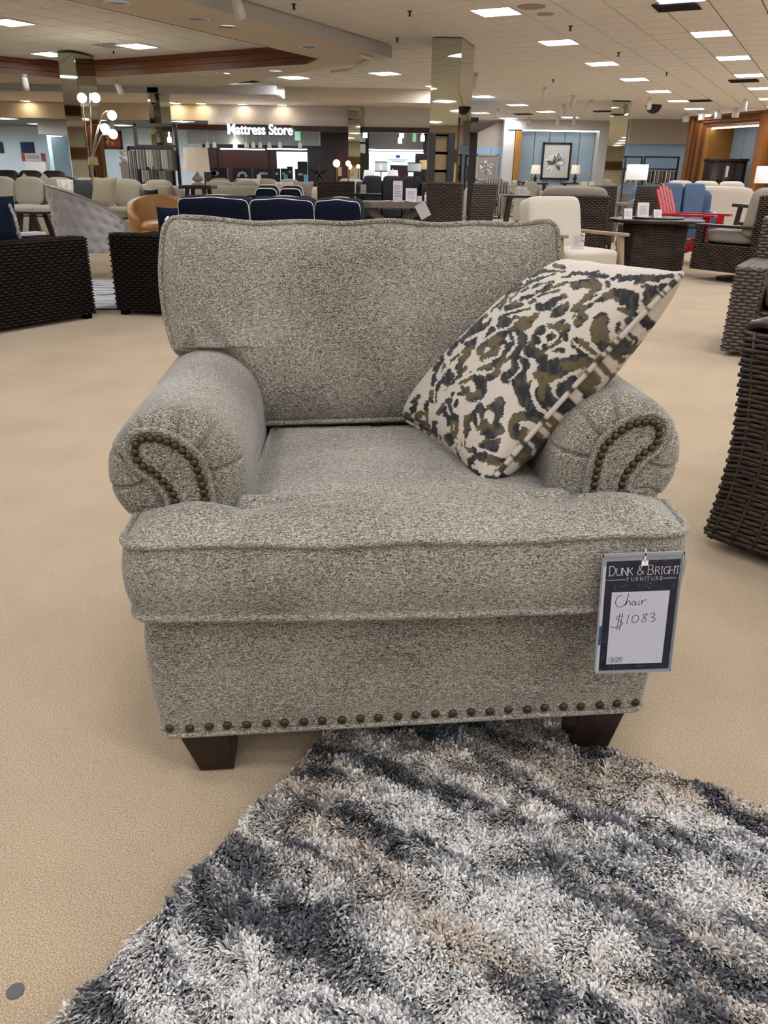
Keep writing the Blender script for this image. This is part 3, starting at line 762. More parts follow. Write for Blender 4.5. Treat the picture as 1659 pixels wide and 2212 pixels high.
DARK = [([(705, 610), (712, 700), (760, 810), (850, 880)], 78), ([(850, 640), (930, 630), (1010, 610), (1080, 600)], 78), ([(860, 690), (980, 650)], 60),
 ([(960, 760), (1010, 740), (1050, 790), (1010, 850), (950, 830)], 92), ([(1100, 740), (1130, 800), (1090, 880), (1010, 910)], 70), ([(860, 760), (840, 700)], 60), ([(880, 800), (860, 850)], 60),
 ([(1150, 390), (1130, 450), (1160, 500)], 80), ([(1020, 510), (1060, 530)], 62), ([(1060, 560), (1110, 610)], 60), ([(1190, 640), (1240, 670)], 54),
 ([(1240, 260), (1300, 290), (1310, 330)], 70), ([(1080, 280), (1150, 260), (1220, 245)], 44), ([(1030, 330), (1080, 290)], 50), ([(1040, 380), (1025, 400)], 50),
 ([(1400, 230), (1440, 260)], 46), ([(1470, 220), (1500, 235)], 44), ([(1390, 290), (1400, 300)], 40), ([(1250, 160), (1340, 160), (1440, 175)], 36), ([(1010, 190), (1080, 175), (1130, 200)], 46), ([(1380, 440), (1480, 430), (1460, 480)], 64),
 ([(900, 430), (940, 410), (960, 430)], 52), ([(820, 440), (830, 430)], 44), ([(790, 480), (800, 490)], 44), ([(880, 480), (920, 470)], 44), ([(860, 530), (940, 540)], 40), ([(950, 460), (960, 480)], 36),
 ([(700, 400), (750, 390)], 58), ([(620, 420), (600, 470), (560, 500)], 64), ([(690, 460), (720, 490), (680, 540), (620, 580)], 70), ([(580, 560), (520, 590)], 46), ([(500, 400), (440, 460)], 26), ([(460, 500), (420, 560)], 34),
 ([(760, 550), (800, 560), (840, 580)], 56), ([(740, 620), (690, 660), (640, 690)], 60), ([(600, 600), (540, 640), (500, 650)], 34), ([(480, 700), (510, 740), (490, 790), (440, 800)], 52), ([(420, 710), (370, 720)], 28), ([(400, 780), (430, 760)], 30),
 ([(900, 280), (860, 310), (820, 310)], 46), ([(900, 350), (940, 320)], 44), ([(960, 320), (930, 350)], 40), ([(700, 300), (650, 320)], 30), ([(780, 250), (720, 270)], 22), ([(640, 250), (560, 330)], 18), ([(720, 180), (640, 240)], 16), ([(840, 150), (760, 170)], 20), ([(900, 110), (820, 110)], 16), ([(960, 90), (900, 80)], 20), ([(880, 190), (840, 220)], 26), ([(950, 180), (900, 200)], 20), ([(560, 380), (520, 430)], 16), ([(1000, 120), (1080, 120)], 22), ([(1100, 130), (1180, 140)], 22), ([(700, 230), (660, 270)], 14), ([(760, 210), (720, 230)], 14), ([(820, 180), (790, 200)], 14),
 ([(320, 830), (310, 880), (320, 930)], 48), ([(240, 780), (230, 820)], 36), ([(350, 920), (350, 980), (350, 1050)], 50), ([(150, 830), (130, 880)], 24), ([(200, 830), (190, 900)], 20), ([(280, 700), (260, 760)], 20), ([(330, 660), (300, 720)], 24), ([(400, 590), (380, 640)], 32), ([(290, 600), (260, 650)], 22), ([(250, 700), (240, 730)], 26), ([(370, 500), (330, 560)], 26), ([(420, 470), (400, 500)], 24), ([(240, 950), (230, 1000)], 30), ([(170, 940), (200, 960)], 24), ([(120, 930), (100, 910)], 26), ([(300, 1020), (320, 1060)], 34),
 ([(500, 870), (480, 920), (460, 960)], 56), ([(610, 820), (590, 870), (560, 900)], 52), ([(560, 940), (540, 990), (600, 960)], 62), ([(520, 1040), (580, 1060)], 56), ([(430, 950), (420, 1000)], 34), ([(470, 1090), (400, 1060)], 24), ([(590, 1040), (600, 1030)], 40),
 ([(700, 900), (760, 895), (840, 920), (880, 960)], 50), ([(690, 950), (700, 990), (750, 1000)], 60), ([(760, 1060), (740, 1070), (800, 1030), (850, 1000)], 40), ([(880, 1110), (940, 1090), (960, 1040), (930, 990)], 48), ([(830, 1100), (800, 1120)], 34),
 ([(450, 1140), (520, 1110), (600, 1140), (690, 1150)], 50), ([(470, 1210), (540, 1240), (620, 1230)], 48), ([(640, 1190), (680, 1180)], 44), ([(430, 1190), (450, 1240)], 40), ([(540, 1290), (640, 1290)], 34), ([(480, 1260), (500, 1290)], 30), ([(720, 1250), (770, 1210)], 40), ([(770, 1150), (810, 1170)], 36),
 ([(1060, 960), (1000, 1020)], 44), ([(1000, 930), (960, 940)], 44), ([(1240, 740), (1220, 760)], 40), ([(1290, 560), (1310, 600)], 60), ([(1350, 540), (1310, 500)], 44), ([(1430, 370), (1450, 390)], 36), ([(1320, 420), (1290, 430)], 44), ([(1530, 260), (1560, 290)], 40), ([(1490, 330), (1530, 340)], 34)]
LINES = [([(790, 720), (790, 800), (850, 870), (920, 920), (1000, 980)], 22), ([(910, 780), (920, 720), (1000, 670), (1080, 650)], 18), ([(1100, 700), (1100, 760), (1060, 850), (980, 890)], 18), ([(640, 580), (690, 510), (680, 450)], 14), ([(470, 640), (540, 600), (600, 570), (620, 520)], 14), ([(700, 380), (660, 420), (600, 440)], 12), ([(560, 400), (590, 430), (560, 470), (500, 500)], 13), ([(850, 480), (880, 440), (920, 470), (870, 520)], 14), ([(860, 560), (930, 520), (970, 540)], 12), ([(280, 800), (400, 700), (520, 660)], 16), ([(255, 860), (240, 760), (290, 680), (330, 600)], 12), ([(450, 940), (470, 1000), (430, 1060)], 20), ([(540, 880), (560, 920)], 30), ([(500, 1150), (540, 1180)], 34), ([(480, 1140), (530, 1200)], 26), ([(560, 1190), (500, 1190)], 20), ([(640, 1170), (660, 1175)], 12), ([(380, 1000), (370, 1080)], 18), ([(1000, 500), (1080, 560), (1160, 590)], 14), ([(660, 700), (720, 640), (700, 600)], 12), ([(1060, 300), (1140, 240), (1160, 170)], 16), ([(960, 400), (1010, 380)], 10), ([(330, 900), (300, 840)], 10), ([(400, 900), (400, 1120)], 10), ([(1190, 660), (1180, 700)], 12), ([(780, 1140), (850, 1080)], 10)]
def quad(ox, oy, k, items):
    return [([(ox + k * x, oy + k * y) for x, y in q[0]], q[1] * k, *q[2:]) for q in items]
DARK += quad(50.3, 50.3, .4849, [([(1180, 690), (1250, 740), (1180, 820), (1120, 880), (1060, 930)], 110, 1), ([(1340, 690), (1400, 740)], 110, 1), ([(1330, 820), (1370, 900), (1280, 980), (1200, 1010)], 110), ([(1080, 780), (1020, 880), (960, 960), (920, 1040)], 80), ([(1000, 740), (900, 800), (830, 840)], 50), ([(1190, 940), (1100, 1000), (1040, 1050)], 60), ([(1200, 1100), (1120, 1180)], 80), ([(1000, 1090), (950, 1130)], 50), ([(1020, 1200), (900, 1220)], 50, 1), ([(800, 1050), (700, 1180)], 50), ([(840, 990), (740, 1050)], 50, 1), ([(880, 900), (760, 960)], 40, 1), ([(1000, 640), (880, 720), (780, 830)], 35), ([(960, 570), (890, 620)], 25), ([(1200, 480), (1140, 560)], 40), ([(1380, 510), (1220, 560)], 55), ([(1480, 560), (1300, 610), (1180, 650)], 30), ([(1540, 460), (1480, 490)], 40), ([(1580, 130), (1470, 190)], 45), ([(1560, 210), (1430, 300), (1280, 360)], 30), ([(1650, 330), (1500, 410), (1380, 450)], 22), ([(1640, 270), (1520, 330)], 18), ([(1500, 240), (1400, 280)], 22), ([(1250, 430), (1270, 480)], 25), ([(1400, 440), (1290, 500)], 20), ([(1600, 780), (1570, 820)], 80), ([(1540, 880), (1580, 920)], 70), ([(1500, 970), (1470, 1060)], 90), ([(1560, 620), (1480, 660)], 60, 1), ([(1640, 1240), (1560, 1290)], 80, 1), ([(1300, 1230), (1400, 1180)], 80), ([(1120, 1260), (1020, 1330)], 80, 1), ([(820, 1300), (900, 1330)], 60), ([(680, 1290), (760, 1220)], 50), ([(580, 1330), (600, 1300)], 50), ([(520, 1180), (500, 1300)], 30, 1), ([(430, 1270), (380, 1340)], 26), ([(400, 1230), (450, 1160)], 36), ([(500, 1070), (480, 1110)], 40), ([(680, 1080), (570, 1170)], 30), ([(600, 960), (590, 1020)], 36), ([(700, 890), (650, 960)], 30), ([(740, 800), (690, 850)], 24)])
DARK += quad(804.4, 50.3, .5, [([(600, 220), (660, 270), (600, 300), (500, 270)], 60, 1), ([(400, 290), (470, 250)], 45), ([(610, 330), (540, 400), (460, 480), (400, 560)], 50, 1), ([(330, 500), (280, 560), (220, 600)], 55), ([(500, 610), (520, 660), (430, 700), (400, 640)], 46, 1), ([(700, 390), (600, 410)], 45, 1), ([(800, 380), (920, 400), (1030, 450), (1010, 530)], 105), ([(880, 560), (950, 590)], 50), ([(690, 650), (640, 740), (720, 800), (640, 860)], 110, 1), ([(480, 900), (540, 960), (600, 1020), (680, 1080)], 66, 1), ([(420, 940), (460, 1000)], 60), ([(880, 720), (870, 800), (860, 880)], 45), ([(1040, 650), (1100, 640)], 50), ([(960, 700), (1000, 660)], 50), ([(760, 930), (820, 960), (760, 1020)], 60), ([(1170, 480), (1210, 520)], 90), ([(1150, 400), (1190, 430)], 60), ([(1250, 360), (1240, 380)], 70), ([(1370, 350), (1380, 370)], 75), ([(1330, 430), (1380, 440)], 60), ([(1110, 330), (1160, 320)], 45), ([(880, 240), (1000, 220), (1090, 205)], 40), ([(1050, 280), (1250, 240), (1440, 230)], 46), ([(860, 180), (800, 210)], 45), ([(750, 260), (740, 290)], 50), ([(560, 135), (680, 125)], 22), ([(560, 180), (640, 190), (740, 170)], 22), ([(420, 240), (280, 260), (160, 300)], 22), ([(300, 400), (200, 460), (100, 530)], 60), ([(250, 340), (120, 370), (20, 400)], 26), ([(200, 150), (80, 200)], 18), ([(380, 170), (280, 190)], 20), ([(330, 120), (200, 130)], 16), ([(180, 50), (300, 50)], 22), ([(150, 110), (40, 150)], 16), ([(200, 230), (100, 260)], 14), ([(150, 730), (220, 760), (290, 720)], 70), ([(50, 780), (60, 790)], 90), ([(280, 820), (200, 860)], 40), ([(250, 900), (180, 930)], 45, 1), ([(220, 990), (150, 970)], 55, 1), ([(60, 1030), (40, 1090)], 90), ([(230, 1120), (130, 1180), (60, 1220)], 105, 1), ([(380, 1080), (480, 1110), (600, 1160)], 86), ([(380, 1290), (520, 1260)], 66)])
DARK += quad(50.3, 653.6, .4849, [([(800, 80), (900, 80), (960, 150), (920, 240), (840, 310)], 84), ([(720, 200), (740, 240), (680, 270)], 50), ([(620, 260), (600, 290)], 40), ([(640, 400), (660, 350)], 45), ([(700, 60), (620, 150), (520, 260)], 40), ([(600, 80), (540, 160)], 60), ([(500, 30), (490, 150)], 40), ([(380, 250), (370, 330)], 76, 1), ([(560, 400), (570, 500), (540, 590)], 76), ([(500, 400), (440, 500)], 50), ([(300, 540), (310, 660), (340, 720)], 36, 1), ([(240, 640), (290, 690)], 36), ([(200, 560), (240, 620)], 30), ([(400, 640), (400, 760)], 36), ([(230, 290), (170, 350)], 40), ([(250, 480), (200, 560)], 44), ([(110, 480), (150, 600)], 20), ([(150, 420), (140, 520)], 24), ([(190, 400), (200, 470)], 24), ([(620, 560), (620, 650), (640, 740), (660, 860)], 96, 1), ([(560, 720), (540, 800)], 30), ([(500, 760), (520, 820)], 26), ([(440, 740), (460, 800)], 22), ([(650, 930), (680, 1010)], 30), ([(430, 130), (400, 260)], 20), ([(400, 40), (380, 110)], 30), ([(430, 300), (420, 380)], 16), ([(920, 400), (880, 480), (830, 520)], 84), ([(1150, 340), (1080, 390), (1020, 420)], 76, 1), ([(1140, 460), (1080, 540), (1000, 580)], 105), ([(780, 540), (780, 620), (860, 600)], 84), ([(920, 640), (1000, 680), (1100, 640)], 112), ([(1150, 600), (1180, 660)], 60), ([(960, 780), (1060, 800), (1120, 780)], 84, 1), ([(760, 700), (760, 800)], 50), ([(820, 880), (860, 870)], 50), ([(1340, 520), (1290, 580), (1300, 690), (1380, 720), (1440, 660)], 84, 1), ([(1340, 520), (1450, 500), (1560, 540), (1640, 600)], 76), ([(880, 950), (1000, 930), (1060, 950)], 50), ([(980, 1000), (1120, 1010), (1340, 1010)], 66, 1), ([(1150, 1090), (1280, 1100)], 76, 1), ([(820, 1040), (800, 1100)], 60), ([(900, 1180), (840, 1210)], 50), ([(1000, 1240), (1120, 1220), (1220, 1190)], 66), ([(800, 1130), (830, 1220)], 50), ([(940, 1300), (960, 1310)], 60), ([(1180, 1320), (1240, 1310)], 60), ([(1050, 1370), (1120, 1380)], 40), ([(1480, 800), (1420, 840)], 50), ([(1560, 770), (1620, 760)], 60), ([(1460, 920), (1440, 960)], 60), ([(1380, 80), (1370, 200), (1420, 320), (1500, 420)], 84), ([(1500, 130), (1470, 200)], 50), ([(1600, 50), (1560, 40)], 60, 1), ([(1620, 180), (1580, 240), (1620, 360)], 76)])
LINES += quad(50.3, 653.6, .4849, [([q], 52) for q in ((830, 690), (800, 745), (850, 825), (920, 765), (955, 735), (900, 680), (770, 780), (900, 1010), (985, 1030), (1040, 1095), (960, 1170), (850, 1065), (640, 800), (680, 860), (610, 850))] + [([(1020, 480), (1060, 500)], 80), ([(905, 500), (905, 570)], 34), ([(1140, 1080), (1210, 1080)], 34), ([(610, 620), (620, 680)], 20), ([(500, 550), (510, 600)], 40)])
PILC = np.array([[88.6, 263.9, 709.3, 149.7, 190.5, 174.0, -118.6, -52.6, -26.8], [903.4, 286.0, -753.2, -307.4, 95.0, -65.3, -132.8, -37.3, -8.6]])   # drawing laid over the domed face
# pillow corners in the room: L at the seat crease, B on the seat front, T against the back, R above the right arm
pL, pB, pT, pR = Vector((.045, 1.85, .548)), Vector((.203, 1.385, .548)), Vector((.402, 1.79, .925)), Vector((.503, 1.365, .947))
pn = (pB - pL).cross(pT - pL).normalized()
if pn.x > 0: pn = -pn
pL, pB, pT, pR = [p + pn * .012 for p in (pL, pB, pT, pR)]
pil = thing('throw_pillow', 'square cream throw pillow with grey and olive ikat scrollwork on the armchair', 'pillow', (0, 0, 0))
m_pil = attr_mat('ikat_linen', rough=.8, bump=(900, .25, .001), spec=.25)
def pillow_face(n, sgn, thick):
    g = np.linspace(0, 1, n); g = .35 * g + .65 * (.5 - .5 * np.cos(PI * g)); U, V = np.meshgrid(g, g); U = U.ravel(); V = V.ravel()
    cu, cv = 2 * U - 1, 2 * V - 1
    pinch = .055; uu = .5 + .5 * cu * (1 - pinch * (1 - cv ** 2)); vv = .5 + .5 * cv * (1 - pinch * (1 - cu ** 2))
    base = np.outer((1 - uu) * (1 - vv), pL) + np.outer(uu * (1 - vv), pB) + np.outer((1 - uu) * vv, pT) + np.outer(uu * vv, pR)
    h = ((1 - cu ** 2) * (1 - cv ** 2)); puff = thick * h ** .34 * (1 - .08 * (cu ** 2 + cv ** 2))
    puff = puff + (.006 * (fbm(U * 7 + 3, V * 7, 2) - .5) + .004 * np.sin(U * 26 + V * 9) * np.clip(1 - np.abs(cu) * 1.0, 0, 1) * np.exp(-((1 - np.abs(cv)) / .18))) * np.clip(h * 6, 0, 1)
    P = base + np.outer(puff * sgn, pn)
    h3 = h ** .34 if sgn > 0 else 1 - .0 * h
    if sgn < 0: px, py = 1500 - 900 * U - 300 * V, 1200 - 950 * V + 100 * U
    else: px, py = PILC @ np.stack([np.ones_like(U), U, V, U * V, U * U, V * V, h3, h3 * U, h3 * V])
    col = np.ones((len(U), 4)); col[:, :3] = pattern(px, py)
    f = [(i * n + j, i * n + j + 1, (i + 1) * n + j + 1, (i + 1) * n + j) for i in range(n - 1) for j in range(n - 1)]
    if sgn > 0: pass
    else: f = [q[::-1] for q in f]
    return P, f, col
P_, f_, c_ = pillow_face(330, 1, .105); pf = raw('front_face', P_, f_, m_pil, pil, col=c_)
P2, f2, c2 = pillow_face(170, -1, .115); raw('back_face', P2, f2, m_pil, pil, col=c2)
n_ = 330; edge = [P_[j] for j in range(0, n_, 3)] + [P_[i * n_ + n_ - 1] for i in range(3, n_, 3)] + [P_[(n_ - 1) * n_ + j] for j in range(n_ - 4, 0, -3)] + [P_[i * n_] for i in range(n_ - 4, 2, -3)]
mbp = MB().tube(edge, .0055, 7, closed=True); ec = np.ones((len(mbp.v), 4))
kk = np.repeat(np.arange(len(edge)), 7); tt = (vnoise(kk / 1.3, kk * 0 + 2.5) > .60); ec[:, :3] = np.where(tt[:, None], np.array(lin('3f3c2e')), np.array(lin('b5aca0')))
raw('piping', mbp.v, mbp.f, m_pil, pil, col=ec)

# ---- hanging price tag
TA = {k: v for k, v in zip('abcd', (aty(1303, 1196, 1.150), aty(1480, 1191, 1.150), aty(1447, 1448, 1.150), aty(1281, 1455, 1.150)))}
tagE = thing('price_tag', 'clear plastic sleeve with a navy card and handwritten price hanging on the armchair', 'price tag', (0, 0, 0))
cx = (TA['a'] + TA['b'] + TA['c'] + TA['d']) / 4
hx = ((TA['b'] - TA['a']) + (TA['c'] - TA['d'])) / 4; hy = ((TA['a'] - TA['d']) + (TA['b'] - TA['c'])) / 4
TW, TH = hx.length, hy.length; ux, uy = hx.normalized(), hy.normalized(); uy = (uy - ux * uy.dot(ux)).normalized(); un = ux.cross(uy).normalized()
if un.y > 0: un = -un
def tp(x, y, z): return cx + ux * (x * TW) + uy * (y * TH) + un * z       # x,y in -1..1
def plate(name, x0, x1, y0, y1, z0, z1, mat, par=tagE):
    v = [tp(x, y, z) for z in (z0, z1) for x, y in ((x0, y0), (x1, y0), (x1, y1), (x0, y1))]
    return raw(name, v, [(3, 2, 1, 0), (4, 5, 6, 7), (0, 1, 5, 4), (1, 2, 6, 5), (2, 3, 7, 6), (3, 0, 4, 7)], mat, par, False)
m_navy = M('navy_print', '1b1c2b', .3, noise=(40, .5, (1, 1, 1)))
plate('sleeve', -1, 1, -1, 1, -.0012, .0, M('clear_vinyl', '8d8f94', .25))
plate('white_edge', -.955, -.885, -.975, .80, .0, .0006, M('paper_white', 'b4b6bf', .55))
plate('card', -.875, .93, -.95, .88, .0002, .0010, m_navy)
plate('handwritten_sheet', -.70, .74, -.84, .385, .0012, .0018, MATS['paper_white'])
plate('blue_strip', -.945, -.885, -.50, -.18, .0007, .0010, M('blue_tape', '27407c', .4))
for x0, x1, y0, y1 in ((-1, -.97, -1, 1), (.97, 1, -1, 1), (-1, 1, -1, -.975), (-1, 1, .955, 1)): plate('sleeve_rim', x0, x1, y0, y1, 0, .0022, MATS['clear_vinyl'])
plate('hook', -.03, .13, .80, .88, .0012, .0022, m_white); plate('hook', .03, .06, .86, 1.06, .0012, .0022, m_white)
# engraved style capitals, thick and thin strokes with serifs (unit box 0..1 high)
SER = {'D': [[(.1, 0), (.1, 1)], [(.1, 1), (.45, 1), (.75, .75), (.78, .5), (.75, .25), (.45, 0), (.1, 0)]], 'U': [[(.1, 1), (.1, .3), (.25, .03), (.5, 0), (.72, .1), (.8, .3), (.8, 1)]], 'N': [[(.1, 0), (.1, 1)], [(.1, 1), (.8, 0)], [(.8, 0), (.8, 1)]],
 'K': [[(.1, 0), (.1, 1)], [(.75, 1), (.12, .48)], [(.3, .6), (.8, 0)]], '&': [[(.85, .05), (.3, .65), (.28, .9), (.42, 1), (.55, .88), (.5, .7), (.15, .4), (.1, .2), (.25, 0), (.5, .02), (.72, .25), (.8, .45)]],
 'B': [[(.1, 0), (.1, 1)], [(.1, 1), (.5, 1), (.62, .87), (.6, .65), (.45, .53), (.1, .53)], [(.45, .53), (.68, .42), (.7, .18), (.55, 0), (.1, 0)]], 'R': [[(.1, 0), (.1, 1)], [(.1, 1), (.5, 1), (.64, .86), (.6, .6), (.42, .5), (.1, .5)], [(.42, .5), (.78, 0)]],
 'I': [[(.2, 0), (.2, 1)], [(.08, 0), (.32, 0)], [(.08, 1), (.32, 1)]], 'G': [[(.8, .85), (.55, 1), (.25, .9), (.1, .6), (.12, .3), (.3, .05), (.6, 0), (.8, .12), (.8, .42)], [(.62, .42), (.9, .42)]], 'H': [[(.1, 0), (.1, 1)], [(.8, 0), (.8, 1)], [(.1, .5), (.8, .5)]], 'T': [[(.42, 0), (.42, 1)], [(.02, .85), (.04, 1), (.8, 1), (.82, .85)]],
 'F': [[(.1, 0), (.1, 1)], [(.1, 1), (.65, 1)], [(.1, .53), (.5, .53)]], 'E': [[(.1, 0), (.1, 1)], [(.1, 1), (.65, 1)], [(.1, .53), (.5, .53)], [(.1, 0), (.65, 0)]]}
def word(mb, s, x, y, h, wd, gap=1.0, small=.78, width=None):
    asp = TH / TW; cap = True
    for ch in s:
        if ch == ' ': x += .42 * h * asp * gap; cap = True; continue
        k = 1.0 if cap else small; cap = False
        if ch == '&': cap = True
        adv = (.45 if ch == 'I' else .95) * h * k * asp * gap
        st = []
        for l in SER[ch]:
            st.append([(x + px * .80 * h * k * asp, y + py * h * k) for px, py in l])
            if len(l) == 2 and abs(l[0][0] - l[1][0]) < .01 and ch not in 'I':
                for (px, py) in l: st.append([(x + (px * .80 - .07) * h * k * asp, y + py * h * k), (x + (px * .80 + .07) * h * k * asp, y + py * h * k)])
        for q in st:
            P = [(a * TW, b * TH) for a, b in q]; ribbon(mb, [P], wd, .0014, lambda a, b, z: tp(a / TW, b / TH, z))
        x += adv
    return x
mb = MB(); word(mb, 'DUNK & BRIGHT', -.82, .655, .150, .0010, gap=.73); mb.build('printed_name', M('print_white', 'c9c9d0', .5), tagE)
mb = MB(); word(mb, 'FURNITURE', -.36, .56, .058, .0006, gap=1.15, small=1)
for x0, x1 in ((-.86, -.40), (.50, .86)): ribbon(mb, [[(x0 * TW, .585 * TH), (x1 * TW, .585 * TH)]], .0007, .0014, lambda a, b, z: tp(a / TW, b / TH, z))
mb.build('printed_name_line', MATS['print_white'], tagE)
# flecks of light art in the card border
mb = MB()
for a in [(-.65, .50, -.62, .42), (-.50, .47, -.34, .50), (-.06, .50, -.05, .46), (.10, .50, .26, .42), (.15, .53, .28, .50), (.60, .60, .78, .60), (.10, .84, .20, .90), (.30, .85, .44, .91), (.5, .85, .62, .92), (-.60, -.90, -.60, -.86), (-.5, -.93, -.5, -.87), (.1, -.9, .3, -.89), (-.85, -.45, -.75, -.44), (-.84, -.72, -.74, -.66), (.78, .43, .84, .47)]:
    ribbon(mb, [[(a[0] * TW, a[1] * TH), (a[2] * TW, a[3] * TH)]], .0008, .0014, lambda p, q, z: tp(p / TW, q / TH, z))
mb.build('printed_flecks', M('print_grey', '6d6a72', .5), tagE)
HW = {'Chair': [[(.26, .92), (.2, 1.0), (.05, .85), (-.02, .5), (.06, .2), (.22, .12), (.38, .25), (.5, .5)], [(.56, 1.1), (.5, .6), (.44, .2), (.52, .5), (.6, .58), (.66, .45), (.66, .22)], [(.92, .5), (.8, .56), (.74, .35), (.8, .22), (.9, .4), (.93, .52), (.92, .24), (1.0, .3)], [(1.08, .55), (1.06, .25), (1.12, .28)], [(1.10, .85), (1.11, .87)], [(1.2, .58), (1.2, .26), (1.22, .45), (1.32, .6), (1.42, .58)]],
 '$1083': [[(.22, .82), (.05, .88), (-.02, .72), (.1, .58), (.22, .42), (.12, .22), (-.08, .18), (-.2, .26)], [(.10, 1.05), (.02, .0)], [(.2, 1.02), (.12, -.02)], [(.42, .92), (.38, .38)], [(.68, .9), (.58, .8), (.56, .55), (.66, .42), (.78, .55), (.79, .78), (.68, .9)], [(1.10, .95), (.96, .92), (.98, .78), (1.08, .62), (1.02, .45), (.92, .5), (.98, .68), (1.12, .93)], [(1.22, .92), (1.34, .98), (1.38, .84), (1.27, .74), (1.40, .66), (1.38, .5), (1.26, .46)]],
 '1363241': [[(0, .95), (0, 0)], [(.22, .9), (.38, .95), (.4, .7), (.28, .55), (.44, .45), (.4, .1), (.24, .08)], [(.66, .95), (.56, .4), (.6, .1), (.74, .2), (.7, .45), (.58, .4)], [(.86, .9), (1.02, .95), (1.04, .7), (.92, .55), (1.08, .45), (1.04, .1), (.88, .08)], [(1.2, .8), (1.32, .95), (1.36, .65), (1.2, .1), (1.42, .12)], [(1.54, .95), (1.5, .5), (1.7, .52)], [(1.68, .98), (1.66, .0)], [(1.9, .95), (1.9, 0)]]}
mb = MB()
for s, x, y, h, wd in (('Chair', -.58, .115, .22, .0011), ('$1083', -.52, -.25, .28, .0011), ('1363241', -.635, -.81, .10, .0008)):
    for st in HW[s]:
        q = smoothpts(st, 4) if len(st) > 2 else st
        ribbon(mb, [[((x + px * h * (1.4 if h > .15 else 1.0) * TH / TW) * TW, (y + py * h) * TH) for px, py in q]], wd, .0021, lambda a, b, z: tp(a / TW, b / TH, z))
mb.build('handwriting', M('pen_ink', '15161c', .6), tagE)
# ================================================================== BACKGROUND BUILDERS
def V3(a, b, c): return Vector((a, b, c))
def weave(mb, O, U, V, N, w, h, row, col, amp=.006, r=.008, bend=None, k0=0):
    """woven strands: each row is a strand that waves in front of and behind the stakes"""
    nr = max(1, int(h / row)); ns = max(2, int(w / col)) 
    for j in range(nr):
        z = (j + .5) * h / nr; k = len(mb.v); n = ns * 2
        for i in range(n + 1):
            u = w * i / n; o = amp * math.sin(PI * i / 2 + PI * (j % 2) + .0) if False else amp * (1 if ((i // 2 + j) % 2 == 0) else -1) * (0.4 if i % 2 else 1)
            p = O + U * u + V * z + N * o
            if bend: p = p + bend(u / w, z / h)
            for a, b in ((r, 0), (0, r * .8), (-r, 0)): mb.v.append(tuple(p + V * a + N * b))
        for i in range(n):
            a = k + 3 * i
            mb.f += [(a, a + 1, a + 4, a + 3), (a + 1, a + 2, a + 5, a + 4)]
    return mb
def wicker_box(parent, x0, x1, y0, y1, z0, z1, mat, core, row=.021, col=.034, faces='fblr', top=True, name='frame'):
    b = MB().box(x0, x1, y0, y1, z0, z1).build(name, core, parent, bevel=.012)
    mb = MB(); X, Y, Z = V3(1, 0, 0), V3(0, 1, 0), V3(0, 0, 1)
    h = z1 - z0
    if 'f' in faces: weave(mb, V3(x0, y0, z0), X, Z, -Y, x1 - x0, h, row, col)
    if 'b' in faces: weave(mb, V3(x1, y1, z0), -X, Z, Y, x1 - x0, h, row, col)
    if 'l' in faces: weave(mb, V3(x0, y1, z0), -Y, Z, -X, y1 - y0, h, row, col)
    if 'r' in faces: weave(mb, V3(x1, y0, z0), Y, Z, X, y1 - y0, h, row, col)
    if top: weave(mb, V3(x0, y0, z1), X, Y, Z, x1 - x0, y1 - y0, row, col)
    tag(mb.build('weave', mat, b, smooth=True), kind='stuff')
    return b
m_wickd = M('dark_wicker', '170d08', .6, noise=(30, .4, (1, 1, 1)), spec=.2); m_wickc = M('wicker_core_dark', '080504', .9, spec=.1)
m_wickb = M('brown_wicker', '4a3729', .5, noise=(30, .4, (1, 1, 1))); m_wickg = M('grey_brown_wicker', '554a40', .5, noise=(30, .35, (1, 1, 1)))
m_wickl = M('wicker_core_brown', '2a1f18', .8)
m_navyf = M('navy_canvas', '0a1126', .9, noise=(200, .25, (1, 1, 1)), spec=.2); m_pipe = M('cream_piping', 'd8d0c2', .8)
m_sect = M('oatmeal_linen', 'a49c8b', .95, noise=(120, .10, (1, 1, 1)), sheen=.2); m_sect2 = M('sand_linen', '978c77', .95, noise=(120, .1, (1, 1, 1)))
m_char = M('charcoal_fabric', '35383c', .95, noise=(150, .2, (1, 1, 1))); m_taupe = M('taupe_canvas', '877d72', .95, noise=(150, .1, (1, 1, 1)))
m_crm = M('cream_canvas', 'bdb4a5', .95, noise=(150, .06, (1, 1, 1))); m_blk = M('black_satin', '0d0d0f', .4)
m_espr = M('espresso_wood', '24150e', .35, noise=(8, .3, (1, 1, .1))); m_teak = M('weathered_teak', '8d7a63', .6, noise=(10, .2, (1, 1, .1)))
m_shade = M('linen_shade', 'd9cdb8', .9, emit=.12); m_wshade = M('white_shade', 'e4e3e0', .9, emit=.15)
m_paper = M('white_card', 'cfccca', .7); m_ply = M('grey_oak', '6f6459', .5, noise=(8, .2, (1, 8, 8)))

